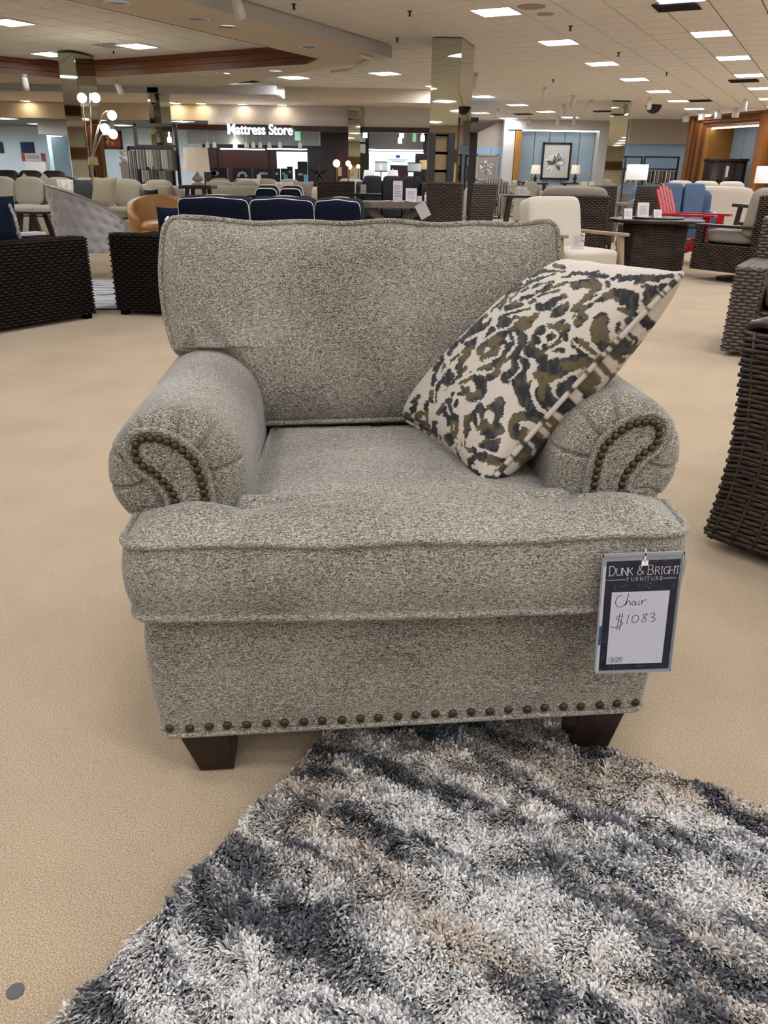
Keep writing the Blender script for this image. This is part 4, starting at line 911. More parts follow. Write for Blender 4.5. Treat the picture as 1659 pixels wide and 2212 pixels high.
def sofa(name, label, cat, x, y, rz, w, d, h, n, mat, seat_h=.44, arm_h=.6, arm_w=.18, back=True, cmat=None, legm=None, group=None, piping=None, loose=0., seat=True, e=7., arms=(True, True), name_c='back_cushion'):
    t = thing(name, label, cat, (x, y, 0), rz, group); cmat = cmat or mat; legm = legm or m_espr
    MB().box(-w / 2, w / 2, -d / 2 + .04, d / 2, .08, seat_h - .14).build('base', mat, t, bevel=.02)
    for s, on in ((-1, arms[0]), (1, arms[1])):
        if on: MB().soft(arm_w, d, arm_h - .08, (s * (w / 2 - arm_w / 2), 0, .08 + (arm_h - .08) / 2), 7).build('arm', mat, t, smooth=True)
    if back: MB().soft(w - .02, .22, h - .14, (0, d / 2 - .11, .1 + (h - .14) / 2), 8).build('back', mat, t, smooth=True)
    x0 = -w / 2 + (arm_w if arms[0] else .02); x1 = w / 2 - (arm_w if arms[1] else .02); cw = (x1 - x0) / n
    for i in range(n):
        cxx = x0 + cw * (i + .5)
        if seat: MB().soft(cw - .012, d - .2, .18, (cxx, -.1, seat_h - .05), e, crown=.12).build('seat_cushion', cmat, t, smooth=True)
        lean = Matrix.Translation((cxx + loose * random.uniform(-.03, .03), d / 2 - .25, seat_h + (h - seat_h) / 2 + .02)) @ Matrix.Rotation(-.2 + loose * random.uniform(-.1, .1), 4, 'X') @ Matrix.Rotation(loose * random.uniform(-.05, .05), 4, 'Y')
        c = MB().soft(cw - .015, .2, h - seat_h + .06, (0, 0, 0), e - .5, mx=lean, crown=0).build(name_c, cmat, t, smooth=True)
        if piping:
            hw, hh = (cw - .015) / 2, (h - seat_h + .06) / 2
            for yy in (-.085, .085):
                loop = []
                for a in np.linspace(0, 2 * PI, 48, endpoint=False):
                    ca, sa = math.cos(a), math.sin(a); L = (abs(ca) ** 6 + abs(sa) ** 6) ** (1 / 6); loop.append(lean @ Vector((hw * ca / L, yy, hh * sa / L)))
                MB().tube(loop, .007, 5, closed=True).build('piping', piping, c, smooth=True)
    for sx in (-1, 1):
        for sy in (-1, 1): MB().taper((sx * (w / 2 - .09) - .02, sx * (w / 2 - .09) + .02, sy * (d / 2 - .09) - .02, sy * (d / 2 - .09) + .02), (sx * (w / 2 - .09) - .03, sx * (w / 2 - .09) + .03, sy * (d / 2 - .09) - .03, sy * (d / 2 - .09) + .03), 0, .085).build('leg', legm, t)
    return t
def cushion(name, label, x, y, z, w, h, mat, rz=0, tilt=.3, th=.13, group=None, roll=0.):
    mx = Matrix.Translation((x, y, z)) @ Matrix.Rotation(rz, 4, 'Z') @ Matrix.Rotation(-tilt, 4, 'X') @ Matrix.Rotation(roll, 4, 'Y')
    n = 12; v = []; f = []
    for sg in (1, -1):
        k = len(v)
        for i in range(n + 1):
            for j in range(n + 1):
                a, b = 2 * i / n - 1, 2 * j / n - 1; hh = max(0, (1 - a * a) * (1 - b * b)) ** .45
                v.append(tuple(mx @ Vector((a * w / 2 * (1 - .05 * (1 - b * b)), -sg * th / 2 * hh, b * h / 2 * (1 - .05 * (1 - a * a))))))
        for i in range(n):
            for j in range(n):
                q = (k + i * (n + 1) + j, k + (i + 1) * (n + 1) + j, k + (i + 1) * (n + 1) + j + 1, k + i * (n + 1) + j + 1); f.append(q if sg > 0 else q[::-1])
    return tag(raw(name, v, f, mat), label, 'pillow', group)
def barrel(name, label, x, y, rz, R, hb, ha, z0, mat, span=125, tuft=None, th=.09, seat_h=.45, legs=None, trim=None, slope=1.6):
    """round backed chair; faces -y before rotation; back height hb, arm front height ha"""
    t = thing(name, label, 'chair', (x, y, 0), rz); n = 120 if tuft else 48; m = 44 if tuft else 16
    def surf(ph, tt, rr):
        a = math.radians(ph); k = (abs(ph) / span) ** slope; top = hb + (ha - hb) * k
        z = z0 + (top - z0) * tt; r = rr * (.90 + .10 * tt)
        return Vector((r * math.sin(a), r * math.cos(a), z))
    v = []; f = []
    for j in range(m + 1):
        for i in range(n + 1):
            ph = -span + 2 * span * i / n; tt = j / m; d = 0
            if tuft:
                s = R * math.radians(ph) / tuft; q = tt * (hb - z0) / tuft
                best = 9
                for qq in (math.floor(q), math.floor(q) + 1):
                    off = .5 * (qq % 2); ss = round(s - off) + off; best = min(best, math.hypot(s - ss, q - qq))
                d = .042 * math.exp(-(best / .2) ** 1.1)
            v.append(surf(ph, tt, R - d))
    k2 = len(v)
    for j in range(m + 1):
        for i in range(n + 1): v.append(surf(-span + 2 * span * i / n, j / m, R - th))
    W = n + 1
    for j in range(m):
        for i in range(n):
            f.append((j * W + i + 1, j * W + i, (j + 1) * W + i, (j + 1) * W + i + 1)); a = k2 + j * W + i; f.append((a, a + 1, a + W + 1, a + W))
    for i in range(n): a, b = m * W + i, k2 + m * W + i; f.append((a + 1, a, b, b + 1)); f.append((i, i + 1, k2 + i + 1, k2 + i))
    for j in range(m):
        a, b = j * W, k2 + j * W; f.append((a, b, b + W, a + W)); a, b = j * W + n, k2 + j * W + n; f.append((b, a, a + W, b + W))
    o = raw('shell', v, f, mat, t)
    if trim: MB().tube([surf(-span + 2 * span * i / n, 1.0, R - th * .1) for i in range(n + 1)], .011, 6).build('trim', trim, o, smooth=True)
    if tuft:
        bm_ = MB().sphere((0, 0, 0), .010, 8, 6); me = bpy.data.meshes.new('button'); me.from_pydata(bm_.v, [], bm_.f); me.materials.append(mat)
        for qq in range(1, int((hb - z0) / tuft) + 1):
            off = .5 * (qq % 2); tt = qq * tuft / (hb - z0)
            for ss in range(-9, 10):
                ph = math.degrees((ss + off) * tuft / R)
                if abs(ph) < span - 6 and tt < .95: link('button', me, None, o, surf(ph, tt, R - .036))
    MB().soft(2 * (R - th), 2 * (R - th), .16, (0, -.02, seat_h - .05), 2.6, crown=.1).build('seat', mat, t, smooth=True)
    MB().lathe([(R * .86, z0), (R * .9, z0 + .1), (R * .84, seat_h - .08)], 32).build('base', mat, t, smooth=True)
    if legs:
        for a in (45, 135, 225, 315):
            c, s = math.cos(math.radians(a)) * R * .78, math.sin(math.radians(a)) * R * .78
            MB().taper((c - .018, c + .018, s - .018, s + .018), (c - .03, c + .03, s - .03, s + .03), 0, z0 + .02).build('leg', legs, t)
    return t
def lamp(name, label, x, y, z, hs, rs, hb, mat_s, mat_b, rb=.07, taper=.85, group=None):
    t = thing(name, label, 'lamp', (x, y, z), 0, group)
    MB().lathe([(rb, 0), (rb, .02), (rb * .3, .05), (rb * .75, hb * .35), (rb * .9, hb * .5), (rb * .3, hb * .8), (.012, hb), (.008, hb + hs * .5)], 16).build('base', mat_b, t, smooth=True)
    MB().lathe([(rs, hb), (rs * taper, hb + hs), (rs * taper - .006, hb + hs), (rs - .006, hb)], 28, cap=False).build('shade', mat_s, t, smooth=True)
    MB().lathe([(.012, hb + hs * .5), (.012, hb + hs + .02), (.004, hb + hs + .03)], 8).build('finial', mat_b, t)
    return t
def wood_table(name, label, x, y, z, w, d, mat, rz=0, th=.05, legs='splay', cat='table', lm=None):
    t = thing(name, label, cat, (x, y, 0), rz); lm = lm or mat
    MB().box(-w / 2, w / 2, -d / 2, d / 2, z - th, z).build('table_top', mat, t, bevel=.006)
    for sx in (-1, 1):
        for sy in (-1, 1): MB().bar((sx * (w / 2 - .05) * (.95 if legs == 'splay' else 1), sy * (d / 2 - .06), 0), (sx * (w / 2 - .12) * (.5 if legs == 'splay' else 1), sy * (d / 2 - .06), z - th), .06).build('leg', lm, t)
    return t
def tent(label, x, y, z, w, h, mat=None, rz=0., group='tent cards'):
    v = [(-w / 2, -.05, 0), (w / 2, -.05, 0), (w / 2, 0, h), (-w / 2, 0, h), (-w / 2, .05, 0), (w / 2, .05, 0)]
    t = thing('tent_card', label, 'card', (x, y, z), rz, group)
    raw('front_leaf', v[:4], [(0, 1, 2, 3)], mat or m_paper, t, False).modifiers.new('s', 'SOLIDIFY').thickness = .003
    raw('rear_leaf', [v[3], v[2], v[5], v[4]], [(0, 1, 2, 3)], mat or m_paper, t, False).modifiers.new('s', 'SOLIDIFY').thickness = .003
    mb = MB()
    for k in range(5): mb.box(-w * .35, w * (.35 - .1 * (k % 2)), -.0545 + .05 * (.25 + .12 * k) , -.0535 + .05 * (.25 + .12 * k), h * (.25 + .12 * k), h * (.28 + .12 * k))
    mb.build('print_lines', M('print_pink', 'b9868a', .7), t)
    return t
def slab(name, label, cat, Y, x0, y0, x1, y1, mat, th=.05, group=None, floor=False, up=None, parent=None):
    o = band(name, Y, x0, y0, x1, y1, mat, th, label, None, cat, group, parent)
    z0 = min(v.co.z for v in o.data.vertices)
    for v in o.data.vertices:
        if floor and abs(v.co.z - z0) < 1e-4: v.co.z = .001
        if up and abs(v.co.z - z0) > 1e-4: v.co.z = up
    return o
def framed(name, label, Y, x0, y0, x1, y1, fmat, cmat, fw=.05, petals=None, th=.05, mx=None):
    ym = (y0 + y1) / 2; xm = (x0 + x1) / 2; X0, X1 = aty(x0, ym, Y).x, aty(x1, ym, Y).x; Z1, Z0 = aty(xm, y0, Y).z, aty(xm, y1, Y).z
    t = thing(name, label, 'painting', ((X0 + X1) / 2, Y, Z0)); w_, h_ = X1 - X0, Z1 - Z0
    for a in ((-w_ / 2, -w_ / 2 + fw, 0, h_), (w_ / 2 - fw, w_ / 2, 0, h_), (-w_ / 2, w_ / 2, 0, fw), (-w_ / 2, w_ / 2, h_ - fw, h_)): MB().box(a[0], a[1], -th, 0, a[2], a[3]).build('frame_rail', fmat, t)
    MB().box(-w_ / 2 + fw * .5, w_ / 2 - fw * .5, -th * .5, -.002, fw * .5, h_ - fw * .5).build('canvas', cmat, t)
    if petals:
        v = []; f = []; col = []; rr = random.Random(petals[0]); cxp, czp, n, tones = petals[1], petals[2], petals[3], petals[4]
        for i in range(n):
            a = rr.uniform(0, 2 * PI); L = min(w_, h_) * rr.uniform(.2, .42) * (1 - .5 * i / n); W_ = L * rr.uniform(.25, .5); k = len(v); g = lin(rr.choice(tones))
            dx, dz = math.cos(a), math.sin(a); cc = (cxp * w_ + dx * L * .55, h_ * czp + dz * L * .55); yy = -th * .5 - .001 - .0004 * i
            ring = []
            for q in range(12):
                b = 2 * PI * q / 12; p = (cc[0] + dx * L * .5 * math.cos(b) - dz * W_ * .5 * math.sin(b), cc[1] + dz * L * .5 * math.cos(b) + dx * W_ * .5 * math.sin(b))
                ring.append(len(v)); v.append((max(-w_ / 2 + fw, min(w_ / 2 - fw, p[0])), yy, max(fw, min(h_ - fw, p[1])))); col.append((*[c * (.75 + .25 * math.cos(b)) for c in g], 1))
            f.append(tuple(reversed(ring)))
        raw('painted_petals', v, f, m_paint, t, False, col)
    return t
m_paint = attr_mat('oil_paint', rough=.7)
SPOT = None
def spot(x, y, z=ZC, lit=False, yaw=0., label='white cylinder track spotlight under the ceiling', drop=.16, px_h=None):
    p = atz(x, y, z - drop); t = thing('track_spotlight', label, 'spotlight', (p.x, p.y, z), yaw, 'track spotlights')
    MB().lathe([(.05, 0), (.05, -.02), (.012, -.03), (.012, -drop * .6)], 12).build('mount', m_white, t)
    mx = Matrix.Translation((0, 0, -drop)) @ Matrix.Rotation(.45, 4, 'X')
    b = MB().lathe([(.03, .13), (.055, .11), (.06, -.02), (.06, -.1), (.05, -.1), (.048, -.06)], 16, cap=True); b.v = [tuple(mx @ Vector(q)) for q in b.v]; b.build('head', m_white, t, smooth=True)
    b = MB().lathe([(.0005, -.092), (.046, -.092), (.046, -.088), (.0005, -.086)], 16); b.v = [tuple(mx @ Vector(q)) for q in b.v]; b.build('lens', m_spotglow if lit else m_dark, t)
    return t
# ================================================================== CEILING FITTINGS
for i, (x, y, lit, z, lb) in enumerate([(515, 18, 0, ZC, 'white track spotlight at the top of the picture beside the soffit'), (55, 182, 0, ZS, 'white spotlight under the soffit left of the left mirror column'), (258, 192, 0, ZS, 'white spotlight under the soffit right of the left mirror column'),
    (838, 222, 0, ZC, 'unlit white spotlight left of the middle mirror column'), (1027, 178, 0, ZC, 'white spotlight partly behind the middle mirror column'), (1176, 205, 0, ZC, 'white spotlight, highest of those right of the middle column'), (1237, 222, 1, ZC, 'lit spotlight hanging left of the right mirror column'),
    (707, 242, 1, ZC, 'lit spotlight above the right end of the lit shop sign'), (1075, 248, 0, ZC, 'unlit white spotlight above the pale flower painting'), (1142, 264, 1, ZC, 'lit spotlight at the upper left of the black framed painting'), (1205, 262, 1, ZC, 'lit spotlight directly above the black framed painting'), (1217, 240, 0, ZC, 'unlit spotlight over the painting alcove'),
    (1402, 226, 1, ZC, 'lit spotlight beside the black ceiling dome'), (1276, 232, 0, ZC, 'unlit spotlight just left of the right mirror column'), (1608, 230, 0, ZC, 'angled white spotlight over the wood framed alcove'), (1240, 262, 0, ZC, 'small unlit spotlight above the right lamp of the painting alcove')]):
    spot(x, y, z, bool(lit), random.uniform(-.5, .5), lb)
for x, y, lb in ((1482, 252, 'leftmost'), (1516, 248, 'second from left'), (1552, 244, 'third from left'), (1590, 241, 'rightmost')): 
    p = atz(x, y, ZC - .1); t = thing('canister_light', 'short white canister light, %s of four over the wood alcove' % lb, 'spotlight', (p.x, p.y, ZC), 0, 'canister lights'); MB().lathe([(.02, 0), (.02, -.06), (.09, -.07), (.09, -.24), (.07, -.24), (.06, -.2)], 16).build('can', m_white, t, smooth=True); MB().box(-.12, .12, -.03, .03, -.012, 0).build('mount_plate', m_white, t)
for x, y, lb in ((253, 4, 'nearest'), (428, 42, 'second'), (492, 57, 'third'), (668, 101, 'fourth, right of the wood fascia'), (483, 158, 'fifth, far side of the coffer'), (429, 161, 'sixth, far side of the coffer'), (596, 153, 'seventh, far side of the coffer')):
    p = atz(x, y, ZS); t = thing('downlight', 'recessed chrome downlight in the cream soffit, ' + lb, 'downlight', (p.x, p.y, ZS), 0, 'soffit downlights')
    MB().lathe([(.14, .0), (.14, -.006), (.115, -.008), (.112, 0)], 24, cap=False).build('ring', m_white, t, smooth=True); MB().lathe([(.112, -.004), (.09, -.002), (.03, -.001), (.001, -.001)], 24, cap=False).build('reflector', m_chrome, t, smooth=True)
m_glowd = M("downlight_glow", "ffe9c4", .4, emit=13.)
for i, (x, y) in enumerate(((95, 226), (288, 198), (345, 190), (365, 221), (418, 236), (462, 234), (538, 232), (620, 234))):
    p = atz(x, y, 2.62 if y > 200 else ZS); p.y = min(p.y, 21.0) if y > 200 else p.y; t = thing('downlight', 'glowing downlight in the cream soffit by the shops, %s from the left' % ['first', 'second', 'third', 'fourth', 'fifth', 'sixth', 'seventh', 'eighth'][i], 'downlight', (p.x, p.y, p.z), 0, 'glowing soffit downlights')
    MB().lathe([(.14, .0), (.14, -.006), (.115, -.008)], 20, cap=False).build('ring', m_white, t); MB().lathe([(.001, -.004), (.115, -.004)], 20, cap=False).build('lens', m_glowd, t)
def vent(x, y, z, lb, k=1.0):
    p = atz(x, y, z); t = thing('ceiling_vent', lb, 'vent', (p.x, p.y, z)); a, b = T1 * .5 * k, T2 * .5 * k
    MB().prism([(a.x * s + b.x * r, a.y * s + b.y * r) for s, r in ((-1, -1), (1, -1), (1, 1), (-1, 1))], -.010, -.002).build('opening', m_dark, t)
    for q in np.linspace(-.8, .8, 6): MB().bar((a.x * -1 + b.x * q, a.y * -1 + b.y * q, -.014), (a.x + b.x * q, a.y + b.y * q, -.014), .012, .006).build('slat', M('vent_slat', '2e2b29', .6), t)
vent(243, 97, ZK - .01, 'dark square return vent in the coffer beside a troffer'); vent(36, 128, ZK - .01, 'dark square vent in the coffer left of the left mirror column'); vent(443, 174, ZC, 'left one of two dark square ceiling vents beyond the coffer'); vent(524, 175, ZC, 'right one of two dark square ceiling vents beyond the coffer')
vent(905, 196, ZC, 'dark ceiling vent left of the middle mirror column'); vent(888, 255, ZC, 'dark far ceiling vent left of the middle mirror column'); vent(1512, 217, ZC, 'dark ceiling vent beside a troffer above the wood alcove'); vent(1302, 240, ZC, 'dark ceiling vent left of the right mirror column'); vent(1130, 246, ZC, 'dark ceiling vent above the painting alcove'); vent(1462, 14, ZC - .006, 'white rimmed supply vent at the top edge of the picture', .9); vent(1607, 174, ZC, 'dark vent under the troffer at the right edge')
p = atz(1411, 236, ZC - .1); MB().lathe([(.20, 0), (.21, -.02), (.2, -.06), (.16, -.14), (.09, -.19), (.002, -.21)], 24).build('security_dome', m_blk, None, smooth=True, loc=(p.x, p.y, ZC)); tag(bpy.data.objects['security_dome'], 'black half dome security camera on the ceiling', 'camera')
for i, (x, y, z, lb) in enumerate(((635, 15, ZC, 'left of the first troffer'), (885, 30, ZC, 'left of the middle column top'), (858, 87, ZC, 'just left of the middle column'), (1232, 62, ZC, 'above the troffers right of the middle column'), (1336, 118, ZC, 'right of the middle column'), (245, 111, ZK, 'in the wood trimmed coffer'), (1195, 175, ZC, 'beyond the middle column'), (1440, 160, ZC, 'toward the wood alcove'))):
    p = atz(x, y, z - .03); t = thing('sprinkler', 'small sprinkler head ' + lb, 'sprinkler', (p.x, p.y, z - (.01 if z == ZK else 0)), 0, 'sprinkler heads'); MB().lathe([(.03, 0), (.03, -.006), (.012, -.008), (.012, -.05)], 10).build('stem', M('bronze', '2c2824', .4, .6), t); MB().lathe([(.022, -.05), (.022, -.055)], 10).build('deflector', MATS['bronze'], t)
for x, y, lb in ((1148, 14, 'larger'), (1178, 30, 'smaller')):
    p = atz(x, y, ZC); r = .16 if lb == 'larger' else .1; MB().lathe([(r, 0), (r, -.006), (r * .9, -.008), (r * .5, -.006), (.001, -.006)], 28).build('ceiling_speaker', M('speaker_grille', 'a89d90', .8), None, loc=(p.x, p.y, ZC)); tag(bpy.data.objects['ceiling_speaker'] if lb == 'larger' else bpy.data.objects['ceiling_speaker.001'], lb + ' round speaker grille in the ceiling tiles', 'speaker')
p = atz(745, 140, ZS)
MB().tube([atz(778, 120, ZS - .03), atz(806, 126, ZS - .03), atz(757, 151, ZS - .03), atz(716, 155, ZS - .03)], .025, 6).build('track_rail', m_white); tag(bpy.data.objects['track_rail'], 'bent white lighting track under the soffit end', 'track')

# ================================================================== SHOP FRONTS
def sign():
    t = thing('shop_sign', 'lit white lettered sign on a black board over the store front', 'sign', (0, 0, 0))
    a = aty(497, 268, YF - .2); b = aty(628, 291, YF - .2)
    MB().box(a.x, b.x, YF - .18, YF - .07, b.z, a.z).build('sign_board', m_blk, t)
    cu = bpy.data.curves.new('letters', 'FONT'); cu.body = 'Mattress Store'; cu.extrude = .03; cu.offset = .006; cu.size = 1.0
    o = bpy.data.objects.new('tmp_text', cu); COL.objects.link(o); bpy.context.view_layer.update()
    me = bpy.data.meshes.new_from_object(o.evaluated_get(bpy.context.evaluated_depsgraph_get())); bpy.data.objects.remove(o)
    xs = [v.co.x for v in me.vertices]; ys = [v.co.y for v in me.vertices]; x0, x1 = min(xs), max(xs); y0, y1 = min(ys), max(ys)
    c, d = aty(491, 267, YF - .22), aty(632, 292, YF - .22)
    for v in me.vertices:
        px, py, pz = v.co; v.co = (c.x + (px - x0) / (x1 - x0) * (d.x - c.x), YF - .2 - pz, d.z + (py - y0) / (y1 - y0) * (c.z - d.z))
    link('letters', me, M('sign_glow', 'eef2ff', .5, emit=5.), t)
sign()
# interior of the mattress store
m_red = M('mahogany_panel', '3a1410', .35, noise=(4, .25, (1, 1, .2)))
slab('wood_panel', 'mahogany panelled wall section inside the mattress store', 'panel', 25.53, 473, 322, 578, 372, m_red, floor=True)
slab('wood_panel', 'narrow mahogany panel beside the table lamp in the store', 'panel', 25.53, 455, 322, 469, 372, m_red, floor=True)
slab('wood_panel', 'mahogany panel right of the white display in the store', 'panel', 25.53, 726, 322, 752, 385, m_red, floor=True)
slab('backlit_display', 'pale blue backlit display in the mattress store', 'display', 25.0, 598, 328, 664, 366, M('backlit_blue', 'b9d8e2', .6, emit=.55), floor=True)
for x0, x1, lb in ((476, 572, 'left'), (577, 663, 'right')): tk = thing('strip_light', 'thin white strip light, %s one inside the store' % lb, 'strip light'); o = slab('tube', None, None, 24.6, x0, 321, x1, 323.5, M('strip_glow', 'f4f6ff', .5, emit=4.), parent=tk); zs = max(v.co.z for v in o.data.vertices); xs = [v.co.x for v in o.data.vertices]; [MB().box(q - .01, q + .01, 24.62, 24.64, zs, 2.3).build('hanger_rod', m_black, tk) for q in (min(xs) + .1, max(xs) - .1)]
slab('grey_bulkhead', 'sloping grey bulkhead under the dark beam', 'bulkhead', 23.5, 405, 293, 690, 312, M('bulkhead_grey', '8e9496', .6), .3, up=2.299)
slab('exit_sign', 'green exit sign under the dark beam', 'sign', 22.4, 637, 292, 649, 304, M('exit_green', '7fb08c', .5, emit=.4), .04, up=2.3)
slab('exit_sign', 'green exit sign in the white display bay', 'sign', 22.4, 891, 297, 899, 306, M('exit_green', '7fb08c', .5), .04, up=2.3)
for i, x in enumerate((448, 463, 508, 533, 547, 562, 582, 605, 648)):
    p = aty(x, 314, 23.42); b = MB().lathe([(.004, 2.3 - p.z), (.004, .1), (.02, .08), (.05, .06), (.06, -.06), (.045, -.06)], 10); b.build('shop_spot', m_spotglow if x == 508 else m_white, None, smooth=True, loc=p)
    tag(bpy.data.objects['shop_spot' + ('.%03d' % i if i else '')], 'small spotlight on the grey bulkhead of the mattress store, %s from the left' % ['first', 'second', 'third', 'fourth', 'fifth', 'sixth', 'seventh', 'eighth', 'ninth'][i] if x != 508 else 'brightly lit spotlight on the grey bulkhead of the mattress store', 'spotlight', 'mattress store spots')
for x0, y0, x1, lb, logo in ((455, 362, 492, 'navy headboard with white leaf shapes in the store', 1), (502, 363, 545, 'dark headboard with a grey emblem in the store', 2), (547, 363, 590, 'dark headboard, third from left with white print', 3), (591, 364, 605, 'narrow dark headboard with white print', 3), (606, 364, 620, 'dark headboard right of the narrow one', 3), (620, 360, 632, 'tall black stand with a small emblem', 4), (637, 365, 661, 'dark headboard in front of the pale panel', 3)):
    t = thing('headboard', lb, 'headboard', (0, 0, 0)); Y = 20.3
    a, b = aty(x0, y0, Y), aty(x1, 396, Y); MB().box(a.x, b.x, Y, Y + .12, .02, a.z).build('board', M('midnight_board', '10121b', .5), t)
    mb = MB(); w_ = b.x - a.x
    if logo == 1:
        for q in range(6): mb.lathe([(.001, 0), (.08, 0), (.08, .004)], 8, (0, 0, 0)); n_ = len(mb.v) - 24; mb.v[n_:] = [(a.x + w_ * (.15 + .7 * ((q * .37) % 1)) + x_ * (1 + .3 * (q % 2)), Y - .003 - z_, a.z - .12 - .16 * (q % 3) + y_ * .7) for x_, y_, z_ in mb.v[n_:]]
    elif logo == 2:
        for q in range(5): an = PI * q / 4; mb.box(a.x + w_ / 2 + .09 * math.cos(an) - .03, a.x + w_ / 2 + .09 * math.cos(an) + .03, Y - .006, Y, a.z - .17 + .07 * math.sin(an) - .02, a.z - .17 + .07 * math.sin(an) + .03)
    else:
        for q in range(5): mb.box(a.x + w_ * (.3 + .09 * q), a.x + w_ * (.36 + .09 * q), Y - .006, Y, a.z - .14, a.z - .09)
    mb.build('emblem', M('print_pale', 'b9bec4', .6), t)
slab('easel_card', 'dark card with white print standing on a headboard', 'card', 20.43, 643, 349, 664, 380, m_blk); 
for x, c, lb in ((559, 'e8e8e4', 'white'), (617, '58a9cf', 'sky blue'), (660, '69b6d4', 'light blue, rightmost')): slab('bottle_box', 'small %s box in front of the headboards' % lb, 'box', 20.18, x - 4, 377, x + 4, 386, M('box_' + c, c, .6), .1, floor=True)
# star shaped ornament
t = thing('star_ornament', 'dark faceted star ornament in front of the black doorway', 'ornament', (0, 0, 0)); p = aty(690, 374, 19.5)
for q in range(5):
    a = PI / 2 + 2 * PI * q / 5; b = MB(); d = Vector((math.cos(a), 0, math.sin(a))); s_ = Vector((-math.sin(a), 0, math.cos(a)))
    b.add([p + s_ * .05, p - s_ * .05, p + d * .24, p + Vector((0, -.06, 0)), p + Vector((0, .06, 0))], [(0, 3, 2), (3, 1, 2), (1, 4, 2), (4, 0, 2)]); b.build('star_point', M('pewter', '77767a' if q % 2 else '2a2a2e', .4, .5), t)
MB().bar(p, (p.x, p.y, .9), .015).build('stem', m_blk, t); MB().box(p.x - .3, p.x + .3, 19.3, 19.8, .001, .9).build('plinth', m_blk, t, bevel=.01)
for x, y, lb in ((727, 353, 'left, larger'), (752, 353, 'right, smaller')):
    p = aty(x, y, 18); t = thing('globe_lamp', 'glowing globe lamp, %s of two beside the wicker chair back' % lb, 'lamp', (p.x, 18, 0))
    MB().sphere((0, 0, p.z), .075 if x < 740 else .055, 14, 10).build('globe', M('amber_globe', 'ffe0a0', .4, emit=3.5), t, smooth=True); MB().lathe([(.1, 0), (.1, .02), (.012, .03), (.012, p.z - .06)], 10).build('stem', M('brass', 'a8823c', .3, .9), t)
slab('hang_tag', 'pink white price tag hanging below the globe lamp', 'tag', 17.9, 730, 361, 738, 380, M('pinkish_card', 'd8bdb4', .7), .015)
# white display bay
bay = thing('display_wall', 'white backlit display wall with a blue logo and strip lights in the right bay', 'display')
slab('back_panel', None, None, 24.5, 797, 330, 915, 388, M('backlit_white', 'd6e4ee', .6, emit=.6), .1, floor=True, parent=bay); slab('header', None, None, 24.52, 797, 319, 915, 330, m_blk, .1, parent=bay)
slab('logo', None, None, 24.48, 855, 335, 864, 341, M('logo_blue', '2f5fa0', .6), .03, parent=bay)
for q in range(2): slab('print_line', None, None, 24.48, 838 + 8 * q, 344.5 + 3.5 * q, 882 - 8 * q, 346 + 3.5 * q, M('print_faint', '9fb0bd', .6), .03, parent=bay)
for k, y in enumerate((323, 328)): slab('strip_light', None, None, 24.45, 797, y, 914, y + 2.5, MATS['strip_glow'], .05, parent=bay)
slab('bay_bulkhead', 'grey bulkhead above the white display wall', 'bulkhead', 23.8, 797, 300, 914, 321, M('bay_grey', '6f6d6e', .8), .3, up=2.299)
for k, (x, y) in enumerate(((868, 293), (864, 305), (913, 300))):
    p = aty(x, y, 22.5 + .5 * (k == 1)); MB().lathe([(.012, 2.3 - p.z), (.012, .12), (.02, .1), (.05, .07), (.055, -.05)], 10).build('bay_spot', m_spotglow, None, smooth=True, loc=p); tag(bpy.data.objects['bay_spot' + ('.%03d' % k if k else '')], 'lit teardrop spotlight in the display bay, ' + ('upper left', 'lower left', 'right')[k], 'spotlight', 'display bay spots')
slab('bay_headboard', 'dark red headboard in front of the white display wall', 'headboard', 23, 843, 357, 882, 388, M('oxblood', '2c0c0a', .5), .1, floor=True); slab('bay_screen', 'black screen at the right of the display bay', 'screen', 23.2, 897, 332, 922, 372, m_blk, .08, floor=True)
# left shops
slab('blue_poster', 'navy blue poster on the pale wall of the left shop', 'poster', 25.95, 45, 307, 73, 330, M('poster_navy', '16244f', .6)); slab('blue_poster', 'navy poster cut by the left edge of the picture', 'poster', 25.95, -12, 307, 6, 330, MATS['poster_navy'])
t = thing('sale_banner', 'white banner with red and grey print and red ends in the left shop', 'banner', (0, 0, 0))
for x0, x1, m_ in ((54, 89, m_paper), (47, 54, M('banner_red', 'a3483f', .7)), (89, 97, MATS['banner_red'])): band('banner_panel', 25.95, x0, 331, x1, 348, m_, .05, None, None, parent=t)
for k, (y, c) in enumerate(((337, 'c98a86'), (341, '9aa0ae'))): band('print_line', 25.94, 57, y - 1.2, 84, y + 1.2, M('print_' + c, c, .7), .02, None, None, parent=t)
slab('shop_table', 'white topped console under the sale banner', 'table', 25.2, 52, 349, 97, 353, m_paper, .3, floor=True)
slab('shop_partition', 'grey column edge between the left shops', 'column', 23.5, 92, 292, 110, 400, M('partition_grey', '8f948f', .7), .3, floor=True, up=2.3); slab('shop_doorframe', 'pale cyan lit door frame in the left shop', 'frame', 24.5, 108, 293, 142, 400, M('cyan_wall', 'bfe0ea', .6), .1, floor=True); slab('shop_curtain', 'blue grey curtain wall behind the left mirror column', 'curtain', 24.3, 116, 296, 150, 400, M('curtain_blue', '7d949e', .9, noise=(9, .2, (14, 1, .2))), .1, floor=True)
slab('shop_bulkhead', 'white bulkhead with spotlights in the left shop', 'bulkhead', 22.8, 82, 272, 240, 291, M('bulk_white', 'c4c7c2', .7), .3, up=2.299)
framed('abstract_painting', 'reddish brown and gold abstract painting behind the lamp globes', 25.995, 224, 283, 264, 322, M('bronze_frame', '4a2418', .5), M('amber_abstract', 'a8562e', .7, noise=(1.6, .8, (1, 1, 1))), .06, petals=(5, -.15, .55, 10, ['e9b777', 'b5592b', '7a3420', 'f3d7a8']))
